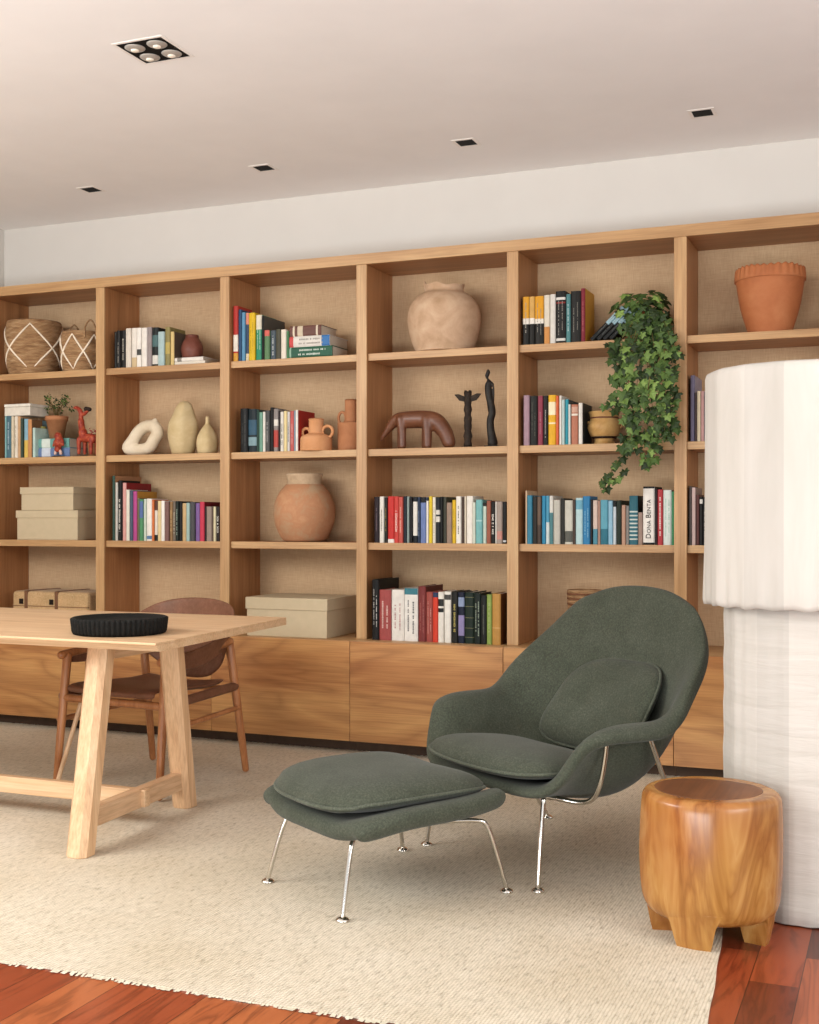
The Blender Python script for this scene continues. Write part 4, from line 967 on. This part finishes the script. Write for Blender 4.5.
b = MB(); b.lathe(smooth_prof([(.02 * R, 0), (.93 * R, 0), (.98 * R, .04 * H), (1.0 * R, .5 * H), (.95 * R, .555 * H), (.5 * R, .575 * H), (.46 * R, .62 * H), (.47 * R, .98 * H), (.47 * R, H), (.38 * R, H), (.36 * R, .7 * H), (.02 * R, .3 * H)], 3), 48); b.build('body', M['pink_terracotta'], t)
b = MB(); c = Vector((-.72 * R, 0, .66 * H)); b.tube([c + Vector((.30 * R * cos(a), 0, .12 * H * sin(a))) for a in [2 * pi * k / 20 for k in range(20)]], .008, 10, True); b.build('handle', M['pink_terracotta'], t)
# bay 3 row 3: round jar
X, R, H = span(273.6, 335.1, 474.2, .15, SH[3])
t = thing('round_jar', 'large round weathered terracotta jar with wide collar rim', 'jar', (X, .15, SH[3]))
b = MB(); b.lathe(smooth_prof([(.02 * R, 0), (.58 * R, 0), (.78 * R, .08 * H), (.96 * R, .27 * H), (1.0 * R, .43 * H), (.96 * R, .58 * H), (.80 * R, .74 * H), (.60 * R, .845 * H)], 5), 56); b.build('body', M['old_clay'], t)
b = MB(); b.lathe(smooth_prof([(.56 * R, .84 * H), (.55 * R, .9 * H), (.6 * R, .985 * H), (.59 * R, H), (.54 * R, H), (.5 * R, .9 * H), (.5 * R, .84 * H)], 4), 56); b.build('rim', M['old_clay_rim'], t)
# bay 4 row 1: big pot
def chip(p, a, j):
    if j >= 40: p.z += .006 * sin(a * 3 + 1) + .004 * sin(a * 7) + (.022 * math.exp(-((a - 3.75) / .12) ** 2) if j < 52 else 0)
    return p
lathe_thing('round_pot', 'large round sandy clay pot with chipped uneven rim', 'pot', [(.02, 0), (.72, 0), (.8, .04), (.93, .25), (1.0, .48), (.94, .68), (.74, .83), (.57, .89), (.53, .93), (.555, .985), (.54, .99), (.49, .98), (.48, .9), (.3, .8), (.02, .8)], M['sand_clay'], 407.5, 481, 286, .145, SH[1], n=64, fx=chip)
# bay 4 row 2: carved animal
Y = .10; s = lambda x, y, yy=Y: PT(370 + x / 5.65, 360 + y / 5.65, yy)
base = s(270, 486); base.z = SH[2]; k5 = DEP(base.x, Y) / F / 5.65
q = lambda x, y, dy=0: s(x, y) - base + Vector((0, dy, 0))
b = MB()
sp = catmull([q(60, 455), q(100, 398), q(150, 340), (q(215, 338)), q(310, 336), q(375, 352), q(425, 410), q(447, 470)], 4)
rd = [7, 20, 36, 50, 51, 52, 44, 38]; RR = []
for i in range(len(sp)):
    u = i / 4; a = int(min(u, 6)); f_ = u - a; RR.append((rd[a] * (1 - f_) + rd[min(a + 1, 7)] * f_) * k5)
b.tube(sp, RR, 16)
for x, xt, r0, dy in ((195, 185, 23, -.028), (336, 330, 26, -.028), (158, 165, 20, .035), (300, 310, 24, .035)):
    b.tube([q(xt, 335, dy), q(x, 420, dy), q(x, 490, dy)], [r0 * 1.15 * k5, r0 * k5, r0 * .95 * k5], 14)
b.v = [(x, y, max(z_, .0)) for x, y, z_ in b.v]
tag(b.build('carved_animal', M['figure_wood'], loc=base, remesh=.005), 'smooth brown carved wooden anteater standing on the shelf', 'sculpture')
# totem pole
base = s(553, 476); base.z = SH[2]; q = lambda x, y, dy=0: s(x, y) - base + Vector((0, dy, 0))
t = thing('totem_pole', 'small dark carved totem pole with spread wings', 'sculpture', base)
b = MB(); Ht = q(553, 172).z; pr = [(.001, 0)]
for k in range(22):
    f_ = k / 21; pr.append(((.0205 + .0022 * sin(k * 1.9) + .0015 * sin(k * 5.1)) * (1 - .12 * f_), .006 + f_ * (Ht - .012)))
pr.append((.001, Ht - .008)); b.lathe(pr, 20)
b.box(-.016, -.007, -.008, .008, Ht - .012, Ht); b.box(.007, .016, -.008, .008, Ht - .012, Ht)
b.build('pole', M['black_wood'], t)
for sg in (-1, 1):
    b = MB(); z0 = q(553, 215).z
    b.prism([(sg * x, y) for x, y in ((.010, -.020), (.045, -.012), (.062, .008), (.072, .020), (.050, .022), (.010, .006))], -.005, .005)
    b.v = [(x, z_, y + z0) for x, y, z_ in b.v]
    b.build('wing', M['black_wood'], t, fix=True)
b = MB(); b.box(-.026, .042, -.024, .024, 0, .006); b.build('base', M['black_wood'], t)
# slim standing figure
base = s(690, 476); base.z = SH[2]; q = lambda x, y, dy=0: s(x, y) - base + Vector((0, dy, 0))
t = thing('slim_statuette', 'tall slim dark bronze figurine of a standing person', 'sculpture', base)
b = MB()
pp = [(693, 470), (690, 440), (682, 395), (680, 340), (690, 300), (684, 250), (672, 200), (668, 150), (672, 128), (668, 112)]
rr_ = [30, 25, 22, 21, 21, 20, 21, 20, 18, 7]
sp = catmull([q(*p) for p in pp], 3); RR = []
for i in range(len(sp)):
    u = i / 3; a = int(min(u, len(pp) - 2)); f_ = u - a; RR.append((rr_[a] * (1 - f_) + rr_[a + 1] * f_) * k5)
b.tube(sp, RR, 12)
b.tube([q(668, 112), q(662, 96)], 6 * k5, 10)
b.tube(catmull([q(660, 100), q(662, 85), q(668, 68), q(666, 54)], 3), [8 * k5] * 2 + [12 * k5] * 5 + [9 * k5] * 2 + [4 * k5], 10)
b.tube(catmull([q(684, 128), q(697, 150), q(699, 200), q(696, 265)], 3), [9 * k5] * 3 + [5 * k5] * 7, 8)
b.tube(catmull([q(660, 130), q(655, 165), q(664, 230), q(672, 290)], 3), [6 * k5] * 10, 8)
b.build('body', M['dark_bronze'], t, remesh=.003)
b = MB(); b.box(-.036, .036, -.026, .026, 0, .008); b.build('base', M['dark_bronze'], t, bevel=.002)
# bay 5 row 2: painted pot
X, R, H = span(588, 620.5, 412.3, .14, SH[2])
t = thing('painted_pot', 'round painted clay pot with dark bands and flared rim beside the ivy', 'pot', (X, .14, SH[2]))
b = MB(); b.lathe(smooth_prof([(.02 * R, 0), (.62 * R, 0), (.66 * R, .06 * H), (.58 * R, .16 * H), (.85 * R, .3 * H), (1.0 * R, .5 * H), (.97 * R, .65 * H), (.86 * R, .78 * H), (.9 * R, .92 * H), (.95 * R, H), (.88 * R, H), (.8 * R, .8 * H), (.02 * R, .5 * H)], 4), 48); b.build('body', M['painted_clay'], t)
for z0, z1, r0, r1, c in ((.19, .25, .70, .80, '#3a241b'), (.8, .84, .885, .885, '#6a4030')):
    b = MB(); b.lathe([(r0 * R, z0 * H), (r1 * R, z1 * H), (r1 * R * .97, z1 * H), (r0 * R * .97, z0 * H)], 48); b.build('painted_band', plain(c, .5), t)
for sg in (-1, 1):
    b = MB(); b.tube([Vector((sg * (.97 * R + .010 * cos(a)), 0, .62 * H + .016 * sin(a))) for a in [2 * pi * k / 14 for k in range(14)]], .005, 8, True); b.build('ear', M['painted_clay'], t)
# bay 5 row 4: striped bowl behind the armchair
X, R, H = span(567, 602, 592, .17, SH[4])
t = thing('striped_basket', 'round striped basket on the low cabinet, half hidden by the green chair', 'basket', (X, .17, SH[4]))
b = MB(); b.lathe(smooth_prof([(.02 * R, 0), (.6 * R, 0), (.8 * R, .25 * H), (.95 * R, .7 * H), (1.0 * R, H), (.95 * R, H), (.85 * R, .6 * H), (.02 * R, .1 * H)], 4), 40); b.build('body', M['basket'], t)
for f_ in (.78, .88, .97):
    b = MB(); rr2 = R * (.95 + .05 * (f_ - .7) / .3) + .0015; b.lathe([(rr2 - .004, (f_ - .018) * H), (rr2, (f_ - .018) * H), (rr2 + .0005, (f_ + .018) * H), (rr2 - .004, (f_ + .018) * H)], 40); b.build('stripe', plain('#6b4630', .7), t)
# bay 6 row 1: crimped pot
X, R, H = span(735.5, 804.5, 268.5, .15, SH[1])
t = thing('crimped_pot', 'large tapered terracotta flower pot with crimped rim on the top shelf', 'pot', (X, .15, SH[1]))
b = MB(); b.lathe(smooth_prof([(.02 * R, 0), (.58 * R, 0), (.62 * R, .04 * H), (.83 * R, .4 * H), (.96 * R, .8 * H), (.97 * R, .81 * H), (.9 * R, .82 * H), (.55 * R, .1 * H), (.02 * R, .08 * H)], 4), 64); b.build('body', M['terracotta'], t)
def crimp(p, a, j):
    if 3 <= j <= 7: k = 1 + .012 * cos(a * 31 + sin(a * 3)); p.x *= k; p.y *= k; p.z += .0035 * cos(a * 31 + sin(a * 3)) + .0025 * sin(a * 5)
    return p
b = MB(); b.lathe([(.93 * R, .80 * H), (1.0 * R, .80 * H), (1.0 * R, .825 * H), (.985 * R, .88 * H), (.97 * R, .96 * H), (.95 * R, .985 * H), (.91 * R, .985 * H), (.90 * R, .90 * H), (.90 * R, .80 * H)], 220, fx=crimp); b.build('rim', M['terracotta'], t)

# ------------------------------------------------------------------ ivy
Y = .12; px0 = 642
base = Vector((PX(px0, Y), Y, SH[1]))
t = thing('ivy_plant', 'trailing green ivy in a pot spilling over the top shelf edge', 'plant', base)
b = MB(); R, H = .085, .13
b.lathe([(.002, 0), (.7 * R, 0), (.92 * R, .8 * H), (1.0 * R, .8 * H), (1.03 * R, H), (.9 * R, H), (.002, .85 * H)], 32); b.build('pot', M['terracotta'], t)
lv = MB(); stm = MB(); rr = random.Random(8)
LEAFSH = [(0, -.12), (.22, -.30), (.50, -.28), (.36, -.02), (.62, .28), (.30, .30), (.0, .78), (-.30, .30), (-.62, .28), (-.36, -.02), (-.50, -.28), (-.22, -.30)]
def ivy_leaf(p, nrm, down, sz):
    nrm = nrm.normalized(); d = (down - nrm * down.dot(nrm)).normalized(); u = nrm.cross(d)
    fold = .18
    vs = [p + nrm * sz * .10] + [p + (u * x + d * y) * sz - nrm * abs(x) * sz * fold for x, y in LEAFSH]
    n = len(LEAFSH); lv.add(vs, [(0, 1 + i, 1 + (i + 1) % n) for i in range(n)])
W_ = lambda px, py, y: PT(px, py, y) - base
# crown
for k in range(135):
    a, e = rr.uniform(0, 2 * pi), rr.uniform(-.2, 1.2)
    d = Vector((cos(a) * cos(e), sin(a) * cos(e), sin(e)))
    p = Vector((.0, -.03, .075)) + Vector((d.x * .165, d.y * .13, d.z * .165)) * rr.uniform(.6, 1.05)
    p.x = min(p.x, XL[5] - base.x - .03); p.y = min(p.y, .19)
    ivy_leaf(p, d + Vector((rr.uniform(-.4, .4), -.5, rr.uniform(-.1, .4))), Vector((rr.uniform(-.5, .5), -.2, -1)), rr.uniform(.036, .058))
vines = [([(640, 318), (632, 345), (628, 372), (626, 398), (630, 420)], .10), ([(636, 318), (618, 345), (616, 352), (622, 358)], .08), ([(645, 320), (640, 360), (636, 400), (640, 440), (648, 462)], .10),
         ([(650, 320), (655, 360), (652, 400), (655, 430), (652, 460)], .10), ([(658, 320), (664, 350), (665, 390), (664, 420), (666, 440)], .09), ([(662, 318), (672, 345), (671, 380), (670, 415), (668, 432)], .075),
         ([(655, 322), (662, 370), (662, 405), (660, 425)], .11), ([(638, 320), (627, 360), (619, 376), (617, 380)], .09), ([(648, 325), (646, 380), (632, 420), (630, 448)], .12), ([(642, 322), (632, 352), (628, 392), (634, 425)], .12),
         ([(662, 322), (672, 352), (677, 350)], .06), ([(630, 395), (618, 402), (612, 404)], .10), ([(632, 440), (622, 455), (612, 470), (606, 482), (604, 492)], .10), ([(626, 470), (615, 478), (598, 483)], .10), ([(652, 325), (662, 372), (667, 402)], .115), ([(646, 330), (650, 372), (644, 415), (650, 448)], .125)]
for vi, (vp, off) in enumerate(vines):
    n = len(vp); pts = []
    for i, (x, y) in enumerate(vp):
        yy = (.03 if (i == 0 and y < 340) else -off * (1 if y > 330 else .4)); pts.append(W_(x, y, yy))
    pts = catmull(pts, 8); stm.tube(pts, .0016, 5)
    thin = vi in (12, 13)
    for i, p in enumerate(pts):
        for rep in range(1 if thin else 2):
            if rr.random() < (.6 if thin else .30): continue
            sp_ = .006 if thin else .020
            pp_ = p + Vector((rr.gauss(0, sp_), rr.uniform(-.03, .015), rr.gauss(0, sp_)))
            if pp_.y + base.y > -.012 and pp_.z < .0: pp_.y = -.012 - base.y
            ivy_leaf(pp_, Vector((rr.uniform(-.7, .7), -1, rr.uniform(-.1, .8))), Vector((rr.uniform(-.7, .7), 0, -1)), rr.uniform(.030, .054) * (.85 if thin else 1))
lv.build('foliage', M['leaf'], t); stm.build('stems', M['stem'], t)

# ------------------------------------------------------------------ light and camera
w = bpy.data.worlds.new('daylight'); SC.world = w; w.use_nodes = True
bg = w.node_tree.nodes['Background']; bg.inputs['Color'].default_value = (.985, .99, 1, 1); bg.inputs['Strength'].default_value = 1.0
def area(name, loc, target, sx, sy, power, col):
    l = bpy.data.lights.new(name, 'AREA'); l.shape = 'RECTANGLE'; l.size = sx; l.size_y = sy; l.energy = power; l.color = col
    o = bpy.data.objects.new(name, l); COL.objects.link(o); o.location = loc
    o.rotation_euler = (Vector(target) - Vector(loc)).to_track_quat('-Z', 'Y').to_euler()
    return o
area('window_light', (-4.6, -4.4, 2.45), (-1.9, -1.5, .5), 2.6, 1.4, 150, (1, .985, .95))
area('garden_light', (2.7, -4.3, 1.9), (-1.0, -1.5, .9), 2.2, 1.8, 80, (1, .985, .955))
area('ceiling_fill', (-1.2, -6.3, .3), (-1.3, -4.9, 3.0), 3.0, 1.4, 190, (.92, .965, 1))  # unseen fill added behind the camera to brighten the ceiling

cd = bpy.data.cameras.new('camera'); co = bpy.data.objects.new('camera', cd); COL.objects.link(co)
cd.sensor_fit = 'HORIZONTAL'; cd.sensor_width = 36; cd.lens = 36 * F / 819; cd.shift_y = 7 / 819; cd.clip_start = .05
co.location = (0, CAMY, CAMZ); co.rotation_euler = (radians(90), 0, TH)
SC.camera = co
SC.view_settings.view_transform = 'Standard'; SC.view_settings.look = 'None'; SC.view_settings.exposure = 0; SC.view_settings.gamma = 1
SC.cycles.max_bounces = 8; SC.cycles.diffuse_bounces = 5; SC.cycles.glossy_bounces = 4
SC.cycles.use_denoising = True
